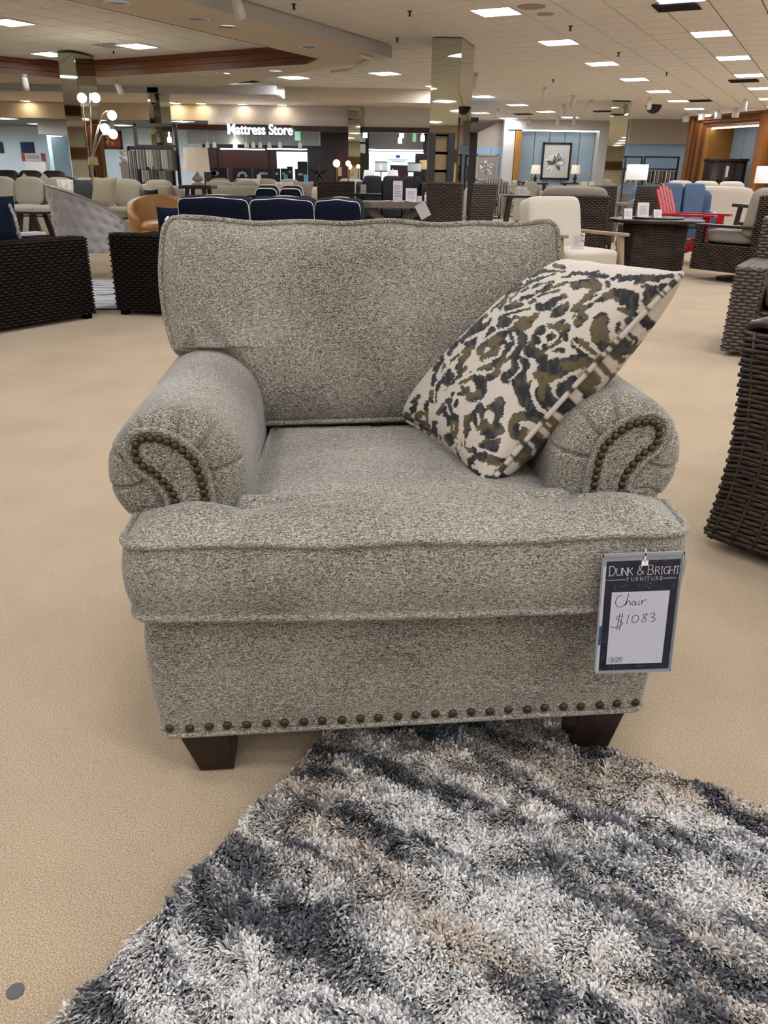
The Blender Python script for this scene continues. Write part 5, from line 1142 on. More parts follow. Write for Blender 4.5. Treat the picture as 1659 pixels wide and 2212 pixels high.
slab('white_flower_vase', 'white column pedestal behind the sectional beside the mirror column', 'pedestal', 20.5, 262, 352, 280, 400, m_paper, .3, floor=True)
t = thing('silk_flowers', 'white orchid arrangement left of the fabric rack', 'flowers', (0, 0, 0)); p = aty(270, 340, 20.65); zp = aty(271, 352, 20.5).z - p.z
MB().lathe([(.07, zp + .004), (.1, zp * .6), (.05, zp * .2)], 14, p).build('vase', m_white, t, smooth=True)
for q in range(14): MB().sphere((p.x + random.uniform(-.12, .12), p.y + random.uniform(-.1, .1), p.z + random.uniform(-.16, .14)), .045, 8, 6, (1, 1, .6)).build('blossom', M('petal_white', 'e9e4d4', .8), t, smooth=True)

# ================================================================== RIGHT WALL, ALCOVES
WA, WB = atz(1020, 255, ZC).xy, atz(1108, 264, ZC).xy
Yw = 30.0
m_beige = M('beige_wall', 'b9ada0', .9); m_alc = M('blue_grey_panel', '9fb2bd', .75)
tag(MB().box(1.9, 16, Yw, Yw + .2, 0, ZC + .1).build('wall_far', m_beige), 'beige far wall with alcoves', kind='structure')
for k, (x0, x1) in enumerate(((1018, 1058), (1059, 1094))): tag(band('panel_%d' % k, Yw - .06, x0, 318, x1, 400, M('sky_panel', '9fbcd9', .7), .05, 'pale blue wall panel behind the flower painting, %s half' % ('left', 'right')[k], None, 'panel'), kind=None)
for o in [o for o in bpy.data.objects if o.name.startswith('panel_')]: o.name = 'wall_panel'
framed('flower_painting', 'pale white flower painting in a thin frame on the blue panel', Yw - .08, 1028, 333, 1075, 390, M('champagne', 'b5ad9c', .4), M('canvas_grey', '9e978d', .8), .05, petals=(3, 0, .5, 46, ['f1eee6', 'd9d5cc', 'b9b4aa', 'fbfaf5', '8d877d']))
# painting alcove: white surround, oak post, recessed panels, strip light
def alcove(Y, x0, x1, ytop, label, n):
    a, b = aty(x0, ytop, Y), aty(x1, ytop, Y); zt = a.z
    MB().box(a.x, b.x, Y - .02, Y, 0.002, zt).build('alcove_back', m_alc); o = bpy.context.scene.objects['alcove_back' if 'alcove_back.001' not in bpy.data.objects else 'alcove_back.001']
    return a, b, zt
Ya = 29.9
al = thing('trim_9', 'painting alcove with blue grey boards and an oak post', None, kind='structure')
a, b = aty(1124, 284, Ya), aty(1287, 284, Ya)
for k in range(5):
    w_ = (b.x - a.x) / 5; MB().box(a.x + w_ * k + .012, a.x + w_ * (k + 1) - .012, Ya, Ya + .04, .002, a.z).build('wall_board', m_alc, al)
MB().box(a.x - .22, a.x - .02, Ya - .55, Ya, 0, a.z).build('oak_post', M('golden_oak', 'a1702c', .5, noise=(5, .2, (1, 1, .1))), al)
MB().box(b.x, b.x + .55, Ya - .55, Ya, 0, ZC).build('white_pier', M('pier_white', 'c9c5bf', .85), al); MB().box(a.x - .5, b.x, Ya - .55, Ya, a.z + .03, ZC).build('white_header', MATS['pier_white'], al); MB().box(a.x - .62, a.x - .24, Ya - .5, Ya, 0, ZC).build('white_pier', MATS['pier_white'], al)
MB().box(a.x, b.x, Ya - .5, Ya - .42, a.z - .005, a.z + .03).build('strip_light', MATS['strip_glow'], al)
framed('flower_painting', 'black framed painting of a white flower on grey in the alcove', Ya - .06, 1170, 308, 1232, 388, m_blk, M('canvas_pale', 'cfcbc4', .8), .06, petals=(11, 0, .45, 30, ['f6f4f0', 'dedad4', 'a9a6a2', '6a6868', 'fbfaf7', 'c3c0bb']))
for x, lb in ((1155, 'left'), (1241, 'right')):
    p = aty(x, 395, Ya - .8); lamp('table_lamp', 'dark based table lamp with cream shade %s of the black framed painting' % lb, p.x, p.y, .85 if False else aty(x, 395, Ya - .8).z, .28, .17, .28, m_shade, m_espr, .08)
    wood_table('lamp_table', 'dark console under the lamp %s of the black framed painting' % lb, p.x, p.y, aty(x, 395, Ya - .8).z, .9, .4, m_espr, legs='straight')
# wood framed alcove at the right
wa = thing('trim_10', 'large orange oak framed alcove with pale boards at the right', None, kind='structure')
A0, A1 = Vector((9.34, 26.9)), Vector((10.39, 24.1)); du = (A1 - A0).normalized(); nn = Vector((-du.y, du.x)); nn = nn if nn.x < 0 else -nn
def onw(x, y, off=0.):
    d = ray(x, y); o = A0 - nn * off; den = d.x * du.y - d.y * du.x; t = (o.x * du.y - o.y * du.x) / den; q = Vector((d.x * t, d.y * t)); return (q - A0).dot(du), HC + d.z * t
WMX = Matrix.Translation((A0.x, A0.y, 0)) @ Matrix(((du.x, -nn.x, 0, 0), (du.y, -nn.y, 0, 0), (0, 0, 1, 0), (0, 0, 0, 1)))     # local x along, y into the wall
uL = 0.0; uI = onw(1531, 300)[0]; uR = onw(1640, 300)[0]; zI = onw(1590, 272)[1]
for k in range(4):
    w_ = uI / 5; MB().box(w_ * k, w_ * (k + 1) - .02, -.12 + .05 * k, .1, 0, ZC, WMX).build('frame_board', m_wood if k % 2 else M('oak_light', '8a5420', .45, noise=(4, .25, (1, 1, .1))), wa)
    MB().box(uI * .2 * k, uR + 1.2 - uI * .2 * k, -.12 + .05 * k, .1, ZC - (ZC - zI) / 5 * (k + 1) + .01, ZC - (ZC - zI) / 5 * k, WMX).build('header_board', MATS['oak_light'] if k % 2 == 0 else m_wood, wa)
MB().box(uI - uI * .2, uI + .02, .0, .9, 0, zI, WMX).build('reveal_board', M('golden_oak', 'a1702c', .5), wa); MB().box(uR, uR + .3, -.1, .9, 0, ZC, WMX).build('frame_board', MATS['oak_light'], wa); MB().box(uR + .9, uR + 1.2, -.1, .9, 0, ZC, WMX).build('frame_board', MATS['oak_light'], wa)
for k in range(6):
    w_ = (uR + .9 - uI) / 6; MB().box(uI + w_ * k + .01, uI + w_ * (k + 1) - .01, .9, .95, 0, zI, WMX).build('wall_board', m_alc, wa)
MB().box(uI, uR, .03, .12, zI - .04, zI - .005, WMX).build('strip_light', MATS['strip_glow'], wa); MB().box(uI, uR + .9, .1, .95, zI, zI + .05, WMX).build('alcove_top', m_wood, wa)
# china cabinet
t = thing('china_cabinet', 'dark cherry china cabinet with glass doors in the wood framed alcove', 'cabinet', (0, 0, 0)); Yc = 25.0
a, b = aty(1536, 346, Yc), aty(1616, 343, Yc); cwid = b.x - a.x; t.location = (a.x, Yc, 0); zt = b.z; m_cab = M('cherry_dark', '2b130b', .35, noise=(6, .3, (1, 1, .1)))
MB().box(-.04, cwid + .04, -.04, .5, zt - .07, zt).build('cornice', m_cab, t, bevel=.015); MB().box(0, cwid, .03, .48, 0.02, .5).build('lower_body', m_cab, t); MB().box(0, cwid, .42, .48, .5, zt - .07).build('back_panel', m_cab, t)
for k in range(3):
    x0 = cwid * (.02 + .33 * k); x1 = cwid * (.30 + .33 * k); d_ = MB()
    for bx in ((x0, x0 + .05, .55, zt - .08), (x1 - .05, x1, .55, zt - .08), (x0, x1, .5, .56), (x0, x1, zt - .13, zt - .07), (x0, x1, (.5 + zt) / 2 - .02, (.5 + zt) / 2 + .02)): d_.box(bx[0], bx[1], 0, .04, bx[2], bx[3])
    o = d_.build('door', m_cab, t); MB().box(x0 + .05, x1 - .05, .015, .025, .56, zt - .13).build('glass_pane', M('cabinet_glass', '3a3f42', .05, spec=.8), o)
for x0, x1 in ((0, .02), (.30, .35), (.63, .68), (.96, 1)): MB().box(cwid * x0, cwid * x1, 0, .42, .5, zt - .07).build('stile', m_cab, t)
MB().box(cwid * .45, cwid * .52, -.012, -.004, zt - .5, zt - .2).build('price_card', m_paper, t)
# curved beige wall with fabric racks
tag(band('wall_racks', 28.2, 1362, 250, 1500, 312, M('beige_curve', 'b3a99c', .9), .2, 'beige bulkhead above the fabric racks'), kind='structure'); tag(band('wall_rack_panel', 28.3, 1350, 312, 1495, 420, M('sky_panel', '9fbcd9', .7), .1, 'pale blue wall behind the fabric racks'), kind='structure')
def rack(label, Y, x0, y0, x1, y1, n, fmat, cols, swt, swb, hang=.0):
    t = thing('fabric_rack', label, 'rack', (0, 0, 0)); a, b = aty(x0, y0, Y), aty(x1, y1, Y); zb = .0
    for q in (a.x, b.x): MB().box(q - .025, q + .025, Y - .025, Y + .025, zb, a.z).build('post', fmat, t); MB().box(q - .025, q + .025, Y - .35, Y + .35, 0.001, .05).build('foot', fmat, t)
    MB().box(a.x, b.x, Y - .025, Y + .025, a.z - .05, a.z).build('top_bar', fmat, t); zr = aty(x0, swt, Y).z; zl = aty(x0, swb, Y).z
    MB().box(a.x, b.x, Y - .02, Y + .02, zr, zr + .035).build('hanging_bar', fmat, t)
    for i in range(n):
        x = a.x + (b.x - a.x) * (.08 + .84 * i / (n - 1)); c = cols[(i * 7) % len(cols)]
        s = MB().box(x - .012, x + .012, Y - .22, Y + .2, zl + random.uniform(-.03, .03), zr - .05).build('fabric_swatch', M('swatch_' + c, c, .95), t); MB().box(x - .004, x + .004, Y - .01, Y + .01, zr - .055, zr).build('hanger', fmat, s)
    return t
SW = ['a5a29d', '85827c', 'bfbab1', '6a6967', 'aea69a', '8d8b88', 'c9c4ba', '75726c', '56585b']
rack('tall black frame rack hung with grey fabric swatches, left background', 15.2, 290, 266, 389, 395, 22, m_black, SW, 317, 364); rack('lower black rack with long grey fabric panels', 15.8, 277, 317, 377, 395, 20, m_black, SW, 320, 395)
for k, (x0, x1) in enumerate(((1352, 1380), (1394, 1458), (1480, 1512))):
    rack('black fabric rack against the blue wall, ' + ('left', 'middle', 'right')[k], 27.4, x0, 337, x1, 396, 16, m_black, ['cfc8bb', '6d6459', 'a49a8a', '3f3a36', 'e2ddd2', '857b6d'], 366, 395)
# fabric display tower in front of the middle column
t = thing('display_tower', 'charcoal display tower with tan fabric panels before the middle column', 'display', (0, 0, 0)); Yt = 12.2; a, b = aty(927, 290, Yt), aty(984, 290, Yt); w_ = b.x - a.x; t.location = (a.x, Yt, 0); zt = a.z; m_tow = M('tower_charcoal', '2a2a2b', .6)
MB().box(0, w_ * .26, 0, .4, 0, zt).build('side_panel', m_tow, t); MB().box(w_ * .74, w_, 0, .4, 0, zt).build('side_panel', m_tow, t); MB().box(0, w_, 0, .4, zt, zt + .02).build('top_panel', m_tow, t); MB().box(w_ * .26, w_ * .74, .3, .4, 0, zt).build('back_panel', m_tow, t)
for k in range(6): MB().box(w_ * .27, w_ * .73, .06, .28, zt - .22 - .235 * k, zt - .02 - .235 * k).build('fabric_panel', M('tan_swatch_%d' % (k % 3), ['8d7a5e', '9c8766', '7d6b52'][k % 3], .95), t)
# ================================================================== FURNITURE, LEFT
# dark wicker sofa with navy cushions: two ends of the outdoor set
def rot2(dx, dy): return math.atan2(dy, dx)
a, b = Vector((-2.81, 5.69)), Vector((-2.37, 6.43)); u = (b - a).normalized()
t = thing('wicker_loveseat', 'dark brown wicker loveseat at the left edge seen from behind', 'sofa', (b.x, b.y, 0), rot2(u.x, u.y))
wicker_box(t, -1.9, 0, 0, .16, .035, .62, m_wickd, m_wickc, faces='fr', name='back_panel'); wicker_box(t, -.16, 0, .165, .8, .035, .60, m_wickd, m_wickc, faces='r', name='arm_panel')
MB().box(-1.9, -.17, .17, .8, .06, .32).build('seat_base', m_wickc, t)
for k in range(2): MB().soft(.84, .62, .16, (-.6 - .86 * k, .48, .40), 5, crown=.1).build('seat_cushion', m_navyf, t, smooth=True)
for x in (-1.85, -.05):
    for y in (.05, .75): MB().box(x - .03, x + .03, y - .03, y + .03, 0, .04).build('foot', m_wickc, t)
for k, (px, py, w_, rz) in enumerate(((-2, 440, .5, .9),)):
    cushion('throw_pillow', 'navy pillow standing on the wicker loveseat at the left edge', aty(-36, 440, 6.9).x, 6.95, .70, .44, .40, m_navyf, .5, .2)
p = aty(12, 487, 6.2); o = cushion('throw_pillow', 'navy pillow with black and white trim leaning on the left wicker loveseat', aty(-18, 487, 6.2).x, 6.18, .755, .36, .34, m_navyf, .3, .3)
MB().tube([aty(20, 441, 6.2), aty(31, 466, 6.18), aty(38, 492, 6.16), aty(44, 516, 6.14)], .013, 6).build('trim_cord', M('black_white_trim', '8a8a8a', .8, noise=(60, .9, (1, 1, 1))), None, smooth=True); o2 = bpy.data.objects['trim_cord']; o2.parent = o
p = aty(58, 508, 6.3); t = thing('catalogue', 'white catalogue lying on the left wicker loveseat back', 'booklet', (p.x + .03, 6.28, .645), .9)
for k in range(4): MB().box(-.10, .10, -.07 + .004 * k, .07, .005 * k, .005 * k + .003).build('page', m_paper, t)
a, b = Vector((-2.25, 6.6)), Vector((-1.76, 6.37)); u = (b - a).normalized()
t = thing('wicker_sofa', 'dark brown wicker sofa with three navy cushions behind the armchair', 'sofa', (a.x, a.y, 0), rot2(u.x, u.y) * .35)
wicker_box(t, 0, 2.3, 0, .14, .035, .635, m_wickd, m_wickc, faces='fl', name='back_panel'); wicker_box(t, 0, .14, .145, .85, .035, .6, m_wickd, m_wickc, faces='l', name='arm_panel'); wicker_box(t, 2.16, 2.3, .145, .85, .035, .6, m_wickd, m_wickc, faces='r', name='arm_panel'); MB().box(.15, 2.15, .15, .85, .06, .32).build('seat_base', m_wickc, t)
for x in (.05, 2.25):
    for y in (.05, .8): MB().box(x - .03, x + .03, y - .03, y + .03, 0, .04).build('foot', m_wickc, t)
for k in range(3):
    MB().soft(.63, .6, .16, (.50 + .64 * k, .5, .40), 7, crown=.1).build('seat_cushion', m_navyf, t, smooth=True)
    mx = Matrix.Translation(((.83, 1.395, 1.845)[k], .27, .70)) @ Matrix.Rotation(.12, 4, 'X'); hw = (.295, .26, .18)[k]; c = MB().soft(hw * 2 + .02, .17, .46, (0, 0, 0), 9, n=12, mx=mx).build('back_cushion', m_navyf, t, smooth=True)
    for yy in (-.07, .07):
        loop = [mx @ Vector((hw * math.cos(q) / (abs(math.cos(q)) ** 11 + abs(math.sin(q)) ** 11) ** (1 / 11), yy, (.226 + .006 * math.sin(5 * q)) * math.sin(q) / (abs(math.cos(q)) ** 11 + abs(math.sin(q)) ** 11) ** (1 / 11))) for q in np.linspace(0, 2 * PI, 72, endpoint=False)]
        MB().tube(loop, .0042, 5, closed=True).build('piping', m_pipe, c, smooth=True)
p = aty(372, 447, 7.0); cushion('throw_pillow', 'low navy pillow at the left end of the navy wicker sofa', p.x + .02, 7.05, .66, .34, .34, m_navyf, .1, .2)
p = aty(600, 412, 9.3); sofa('navy_settee', 'second navy cushioned settee just behind the navy wicker sofa', 'sofa', p.x, 9.6, PI, .9, .8, .92, 2, m_navyf, piping=m_pipe)
barrel('tufted_chair', 'light grey velvet barrel chair with button tufted back', -3.30, 9.20, math.radians(112), .43, .95, .60, .28, M('silver_velvet', 'a39e9c', .6, noise=(4, .12, (1, 1, 1)), sheen=.6), span=140, tuft=.145, legs=M('grey_leg', '9a9794', .4), trim=M('nail_trim', '8b8270', .4, .6), slope=2.0)
# blue rug beyond the wicker pieces
def brush_rug():
    m = bpy.data.materials.new('brushstroke_rug'); m.use_nodes = True; nt = m.node_tree; b = nt.nodes['Principled BSDF']; tc = nt.nodes.new('ShaderNodeTexCoord'); mp = nt.nodes.new('ShaderNodeMapping'); mp.inputs['Scale'].default_value = (2.2, 9, 1); n = nt.nodes.new('ShaderNodeTexNoise'); n.inputs['Scale'].default_value = 1.5; n.inputs['Detail'].default_value = 5
    r = nt.nodes.new('ShaderNodeValToRGB'); e = r.color_ramp.elements; e[0].position = .36; e[0].color = (*lin('5e6f86'), 1); e[1].position = .52; e[1].color = (*lin('dcdcd6'), 1); q = e.new(.45); q.color = (*lin('a9b9c6'), 1)
    nt.links.new(tc.outputs['Object'], mp.inputs[0]); nt.links.new(mp.outputs[0], n.inputs['Vector']); nt.links.new(n.outputs[0], r.inputs[0]); nt.links.new(r.outputs[0], b.inputs['Base Color']); b.inputs['Roughness'].default_value = .95; return m
t = thing('area_rug', 'white rug with blue brush strokes between the dark wicker pieces', 'rug', (-2.55, 7.85, 0), math.radians(6)); MB().box(-1.3, .32, -1.0, 1.0, .001, .011).build('pile', brush_rug(), t, bevel=.004); MB().box(-1.3, .32, -1.02, -1.0, .001, .012).build('binding', m_blk, t)
wood_table('side_table', 'dark cocktail table between the tufted chair and the sectional', aty(70, 455, 10.6).x, 10.6, aty(70, 455, 10.6).z, .55, .5, m_espr, th=.03)
barrel('leather_chair', 'caramel leather tub chair left of the armchair back', aty(345, 440, 11.8).x, 11.8, math.radians(14), .46, .80, .50, .10, M('caramel_leather', 'ac7d47', .38, noise=(6, .15, (1, 1, 1))), span=130, th=.1, seat_h=.44, slope=1.8, legs=m_blk)
# long sectional and its pillows
def sx(px, Y): return aty(px, 400, Y).x
xl, xr = sx(-70, 14.7), sx(216, 14.7); sofa('sectional_sofa', 'long oatmeal linen sectional behind the tufted chair', 'sofa', (xl + xr) / 2, 14.7, 0, xr - xl, 1.05, .94, 4, m_sect, seat_h=.5, arm_h=.62, loose=1., e=4.2, arms=(True, False))
xl, xr = sx(216, 14.2), sx(372, 14.2); sofa('sectional_sofa', 'right hand wing of the oatmeal sectional beyond the leather chair', 'sofa', (xl + xr) / 2 + .06, 14.25, math.radians(-8), xr - xl, 1.05, .93, 2, m_sect, seat_h=.5, arm_h=.62, loose=1., e=4.2, arms=(False, True))
for x, y, w_, m_, lb, rz in ((184, 408, .42, m_char, 'charcoal square pillow on the oatmeal sectional', 0), (140, 405, .42, M('grey_print', 'c9c2ba', .9, noise=(14, .35, (1, 1, .5))), 'white and grey patterned pillow on the sectional', .2), (336, 407, .30, m_blk, 'small black pillow at the right wing of the sectional', .3), (360, 408, .36, m_sect2, 'sand coloured pillow at the right wing of the sectional', -.2), (235, 410, .46, m_sect2, 'plain oatmeal pillow at the corner of the sectional', -.3)):
    p = aty(x, y, 14.0); cushion('throw_pillow', lb, p.x, {140: 14.22, 336: 13.62, 360: 13.7}.get(x, 14.0 if x < 200 else 13.75), .56 + w_ / 2, w_, w_, m_, rz, .35)
xl, xr = sx(-40, 17.5), sx(150, 17.5); sofa('brown_sofa', 'dark brown sofa back behind the oatmeal sectional', 'sofa', (xl + xr) / 2, 17.6, 0, xr - xl, .9, 1.04, 3, M('bark_leather', '2e2118', .5), e=6)
for x, lb in ((52, 'left'), (88, 'middle'), (98, 'right')): p = aty(x, 378, 17.2); cushion('throw_pillow', 'pale pillow corner showing above the sectional back, %s' % lb, p.x, {'left': 17.2, 'middle': 17.38, 'right': 17.1}[lb], .79, .36, .36, m_sect2 if lb == 'middle' else m_crm, .3, .1, roll=.78)
for x0, x1, lb, c in ((182, 200, 'tall cream', 'd8cdb0'), (203, 226, 'short pale', 'ded8c2')):
    a = aty(x0, 374, 16.8); b = aty(x1, 374, 16.8); t = thing('planter', '%s ceramic planter behind the sectional' % lb, 'planter', ((a.x + b.x) / 2, 16.8, 0)); r = (b.x - a.x) / 2; MB().lathe([(r * .7, 0), (r * .9, .5), (r, a.z), (r * .9, a.z), (r * .85, a.z - .08)], 20).build('pot', M('pot_' + c, c, .5), t, smooth=True)
# arc floor lamp
t = thing('arc_floor_lamp', 'chrome arc floor lamp with five glowing globes', 'lamp', (aty(197, 385, 14).x, 14.0, 0)); bx = t.location.x
MB().lathe([(.16, 0), (.16, .02), (.02, .03), (.02, .5)], 24).build('base', m_chrome, t, smooth=True)
for k, (x, y) in enumerate(((183, 213), (209, 212), (242, 249), (224, 277), (239, 289))):
    p = aty(x, y, 14.0); g = Vector((p.x - bx, (k - 2) * .06, p.z)); mid = Vector((.15 * g.x, 0, 1.25)); top = g + Vector((-.08 if k != 0 else .03, 0, .06))
    MB().tube(smoothpts([(0, 0, .45), (.08 * g.x, 0, .9), mid, (g.x * .55, g.y * .5, mid.z + (top.z - mid.z) * .78), top, g], 8), .009, 6).build('arm', m_chrome, t, smooth=True); MB().sphere(g, .072, 18, 12).build('globe', m_bulb, t, smooth=True)
p = aty(428, 400, 13.2); lamp('table_lamp', 'large cream drum shade lamp with turned wooden base left of the sign', p.x, 13.2, p.z, .34, .20, aty(428, 371, 13.2).z - p.z, m_shade, M('limed_wood', 'a89a86', .6, noise=(20, .3, (1, 1, 1))), .10, .92)
wood_table('lamp_table', 'side table under the large cream drum shade lamp', p.x, 13.2, p.z, .5, .5, m_espr, legs='straight')
# second row of sofas
xl, xr = sx(425, 15.6), sx(585, 15.6); sofa('linen_sofa', 'cream linen sofa back between the leather chair and the navy cushions', 'sofa', (xl + xr) / 2, 15.7, PI, xr - xl, .9, .93, 2, m_sect, loose=.6, e=4.5)
xl, xr = sx(430, 18.2), sx(668, 18.2); sofa('sand_sectional', 'sand coloured sectional in front of the mattress store', 'sofa', (xl + xr) / 2, 18.2, 0, xr - xl, 1.0, .95, 4, m_sect2, seat_h=.46, loose=1., e=4.2)
for x, m_, lb, w_ in ((455, m_crm, 'cream pillow at the left of the sand sectional', .42), (480, m_sect, 'oatmeal pillow on the left of the sand sectional', .42), (530, m_crm, 'long cream bolster pillow on the sand sectional', .5), (547, m_taupe, 'taupe pillow in the middle of the sand sectional', .34), (607, M('paisley', 'b5ac9c', .9, noise=(16, .4, (1, 1, 1))), 'patterned pillow toward the right of the sand sectional', .44), (630, M('smoke', '6a665e', .9), 'dark smoke pillow on the sand sectional', .34), (650, m_taupe, 'large taupe pillow at the right arm of the sand sectional', .46), (680, m_crm, 'cream pillow right of the sand sectional', .36)):
    p = aty(x, 398, 17.6); cushion('throw_pillow', lb, p.x, {480: 17.8, 547: 17.75, 630: 17.72, 650: 17.92}.get(x, 17.95), .515 + w_ / 2, w_, w_, m_, random.uniform(-.3, .3), .3)
# ================================================================== FURNITURE, MIDDLE
def wicker_chair(name, label, x, y, rz, w, d, h, mat, core, seat_h=.45, cush=None, row=.026, col=.036, tagcard=False, arms=False):
    t = thing(name, label, 'chair', (x, y, 0), rz)
    mx = Matrix.Translation((0, d / 2 - .05, seat_h)) @ Matrix.Rotation(-.16, 4, 'X'); X, Y, Z = V3(1, 0, 0), V3(0, 1, 0), V3(0, 0, 1)
    bk = MB().box(-w / 2, w / 2, -.03, .03, -.1, h - seat_h, mx).build('backrest', core, t, bevel=.015); mb = MB()
    for sg in (-1, 1): weave(mb, V3(-sg * w / 2, .03 * sg, -.1), X * sg, Z, Y * sg, w, h - seat_h + .1, row, col)
    for sg in (-1, 1): weave(mb, V3(sg * w / 2, -.03 * sg, -.1), Y * sg, Z, X * sg, .06, h - seat_h + .1, row, .03)
    mb.v = [tuple(mx @ Vector(p)) for p in mb.v]; tag(mb.build('weave', mat, bk, smooth=True), kind='stuff')
    wicker_box(t, -w / 2, w / 2, -d / 2, d / 2, .12, seat_h, mat, core, row, col, name='seat_box', top=False)
    if cush: MB().soft(w - .06, d - .1, .12, (0, -.03, seat_h + .05), 5).build('seat_cushion', cush, t, smooth=True)
    for sx_ in (-1, 1):
        for sy in (-1, 1): MB().box(sx_ * (w / 2 - .03) - .02, sx_ * (w / 2 - .03) + .02, sy * (d / 2 - .03) - .02, sy * (d / 2 - .03) + .02, 0, .13).build('leg', core, t)
        if arms: wicker_box(t, sx_ * w / 2 - .05, sx_ * w / 2 + .05, -d / 2, d / 2, seat_h, seat_h + .2, mat, core, row, col, name='arm')
    if tagcard:
        c = MB().box(-.075, .075, .045, .05, h - seat_h - .33, h - seat_h - .14, mx @ Matrix.Rotation(.5, 4, 'Y') @ Matrix.Translation((.12, 0, 0))).build('hang_tag', m_paper, t)
    return t
p = aty(728, 390, 14.4); wicker_chair('wicker_chair', 'brown wicker chair back above the navy cushions', p.x, 14.4, PI, .62, .6, p.z, m_wickb, m_wickl, row=.03)
p = aty(968, 392, 11.0); wicker_chair('dining_chair', 'brown wicker dining chair with a hanging tag beside the middle column', p.x + .03, 10.9, PI - .35, .46, .5, p.z, m_wickb, m_wickl, row=.024, tagcard=True)
p = aty(1014, 394, 11.9); wicker_chair('dining_chair', 'grey wicker dining chair behind the tagged brown one', p.x + .06, 12.0, PI + .5, .42, .5, p.z, m_wickg, m_wickl, row=.024)
t = thing('dining_table', 'grey oak table with chamfered top in front of the charcoal sofa', 'table', (aty(850, 440, 11.6).x, 11.5, 0)); zt = aty(857, 436, 11.3).z; ZTAB = zt
MB().prism([(-.62, -.25), (-.3, -.5), (.3, -.5), (.62, -.25), (.62, .35), (-.62, .35)], zt - .07, zt).build('table_top', m_ply, t, bevel=.005)
for s in (-1, 1): MB().bar((-.4 * s, -.2, 0), (.35 * s, -.2, zt - .07), .09).build('leg', m_ply, t); MB().bar((-.4 * s, .25, 0), (.35 * s, .25, zt - .07), .09).build('leg', m_ply, t)
t0 = t.location; 
tent('tall white tent card on the grey oak table', aty(859, 430, 11.6).x, 11.6, zt + .001, .13, .26, rz=0); tent('pink printed tent card on the grey oak table', aty(888, 434, 11.4).x, 11.4, zt + .001, .15, .17)
tent('tiny tent card beside the bottle on the grey oak table', aty(906, 434, 11.6).x, 11.6, zt + .001, .06, .07); p = aty(919, 434, 11.6); t = thing('spray_bottle', 'small white bottle at the right of the grey oak table', 'bottle', (p.x, 11.6, zt + .001)); MB().lathe([(.018, 0), (.02, .01), (.02, .07), (.01, .09)], 12).build('body', m_white, t, smooth=True); MB().lathe([(.011, .09), (.011, .115), (.004, .12)], 10).build('cap', m_paper, t)
t = thing('open_brochure', 'open white brochure lying on the grey oak table', 'booklet', (aty(856, 437, 11.25).x, 11.25, zt + .001), .1)
for s in (-1, 1): raw('page', [(0, -.12, .004), (s * .1, -.12, .018), (s * .24, -.12, .006), (0, .12, .004), (s * .1, .12, .018), (s * .24, .12, .006)], [(0, 1, 4, 3), (1, 2, 5, 4)] if s > 0 else [(3, 4, 1, 0), (4, 5, 2, 1)], m_paper, t).modifiers.new('s', 'SOLIDIFY').thickness = .004
xl, xr = sx(768, 16.5), sx(926, 16.5); sofa('charcoal_sofa', 'charcoal grey three seat sofa behind the grey oak table', 'sofa', (xl + xr) / 2, 16.9, 0, xr - xl, .9, 1.04, 3, m_char, seat_h=.47, arm_h=.98, arm_w=.12)
wood_table('end_table', 'black end table with a white card left of the charcoal sofa', aty(795, 420, 15.3).x, 15.3, aty(790, 418, 15.3).z, .5, .45, m_blk, legs='straight'); tent('white card on the black end table by the charcoal sofa', aty(785, 415, 15.2).x, 15.2, aty(790, 418, 15.3).z + .001, .1, .15)
def crystal_lamp(label, x, yb, yt, Y, r, floor):
    p = aty(x, yb, Y); q = aty(x, yt, Y); t = thing('crystal_lamp', label, 'lamp', (p.x, Y, 0)); n = 20
    for k in range(n): a = 2 * PI * k / n; MB().box(-.018, .018, -.006, .006, p.z, q.z, Matrix.Translation((r * math.cos(a), r * math.sin(a), 0)) @ Matrix.Rotation(a + PI / 2, 4, 'Z')).build('crystal_bar', M('crystal', 'c4ccd2', .15, emit=.25), t)
    for z in (p.z, q.z): MB().lathe([(r + .012, z - .008), (r + .012, z + .008), (r - .012, z + .008), (r - .012, z - .008)], 24, cap=False).build('rim', m_blk, t)
    MB().sphere((0, 0, (p.z + q.z) / 2), .04, 10, 8).build('bulb', m_bulb, t); MB().lathe([(.14, 0), (.14, .02), (.012, .03), (.012, p.z + .02)], 14).build('stand', m_blk, t)
crystal_lamp('crystal drum lamp on a black stand left of the white shade', 823, 370, 350, 18.6, .13, True); crystal_lamp('crystal drum floor lamp in front of the charcoal sofa', 895, 371, 352, 14.6, .11, True)
for x, y0, y1, lb, Y in ((797, 367, 388, 'left of the crystal lamp', 18.9), (848, 367, 386, 'between the two crystal lamps', 18.9)): p = aty(x, y1, Y); q = aty(x, y0, Y); lamp('table_lamp', 'plain white drum shade ' + lb, p.x, Y, max(.6, p.z - .3), q.z - p.z, .13, p.z - max(.6, p.z - .3), m_wshade, m_white, .05); wood_table('sofa_table', 'narrow dark table under the white drum shade ' + lb, p.x, Y, max(.6, p.z - .3), .4, .35, m_espr, legs='straight')
p = aty(917, 366, 20.2); lamp('table_lamp', 'small tan shade lamp at the edge of the middle column', p.x, 20.2, p.z - .35, .2, .14, .35, M('tan_shade', 'b59b6f', .9, emit=.2), m_blk, .06); wood_table('lamp_table', 'black table under the small tan shade lamp', p.x, 20.2, p.z - .35, .6, .4, m_blk, legs='straight')
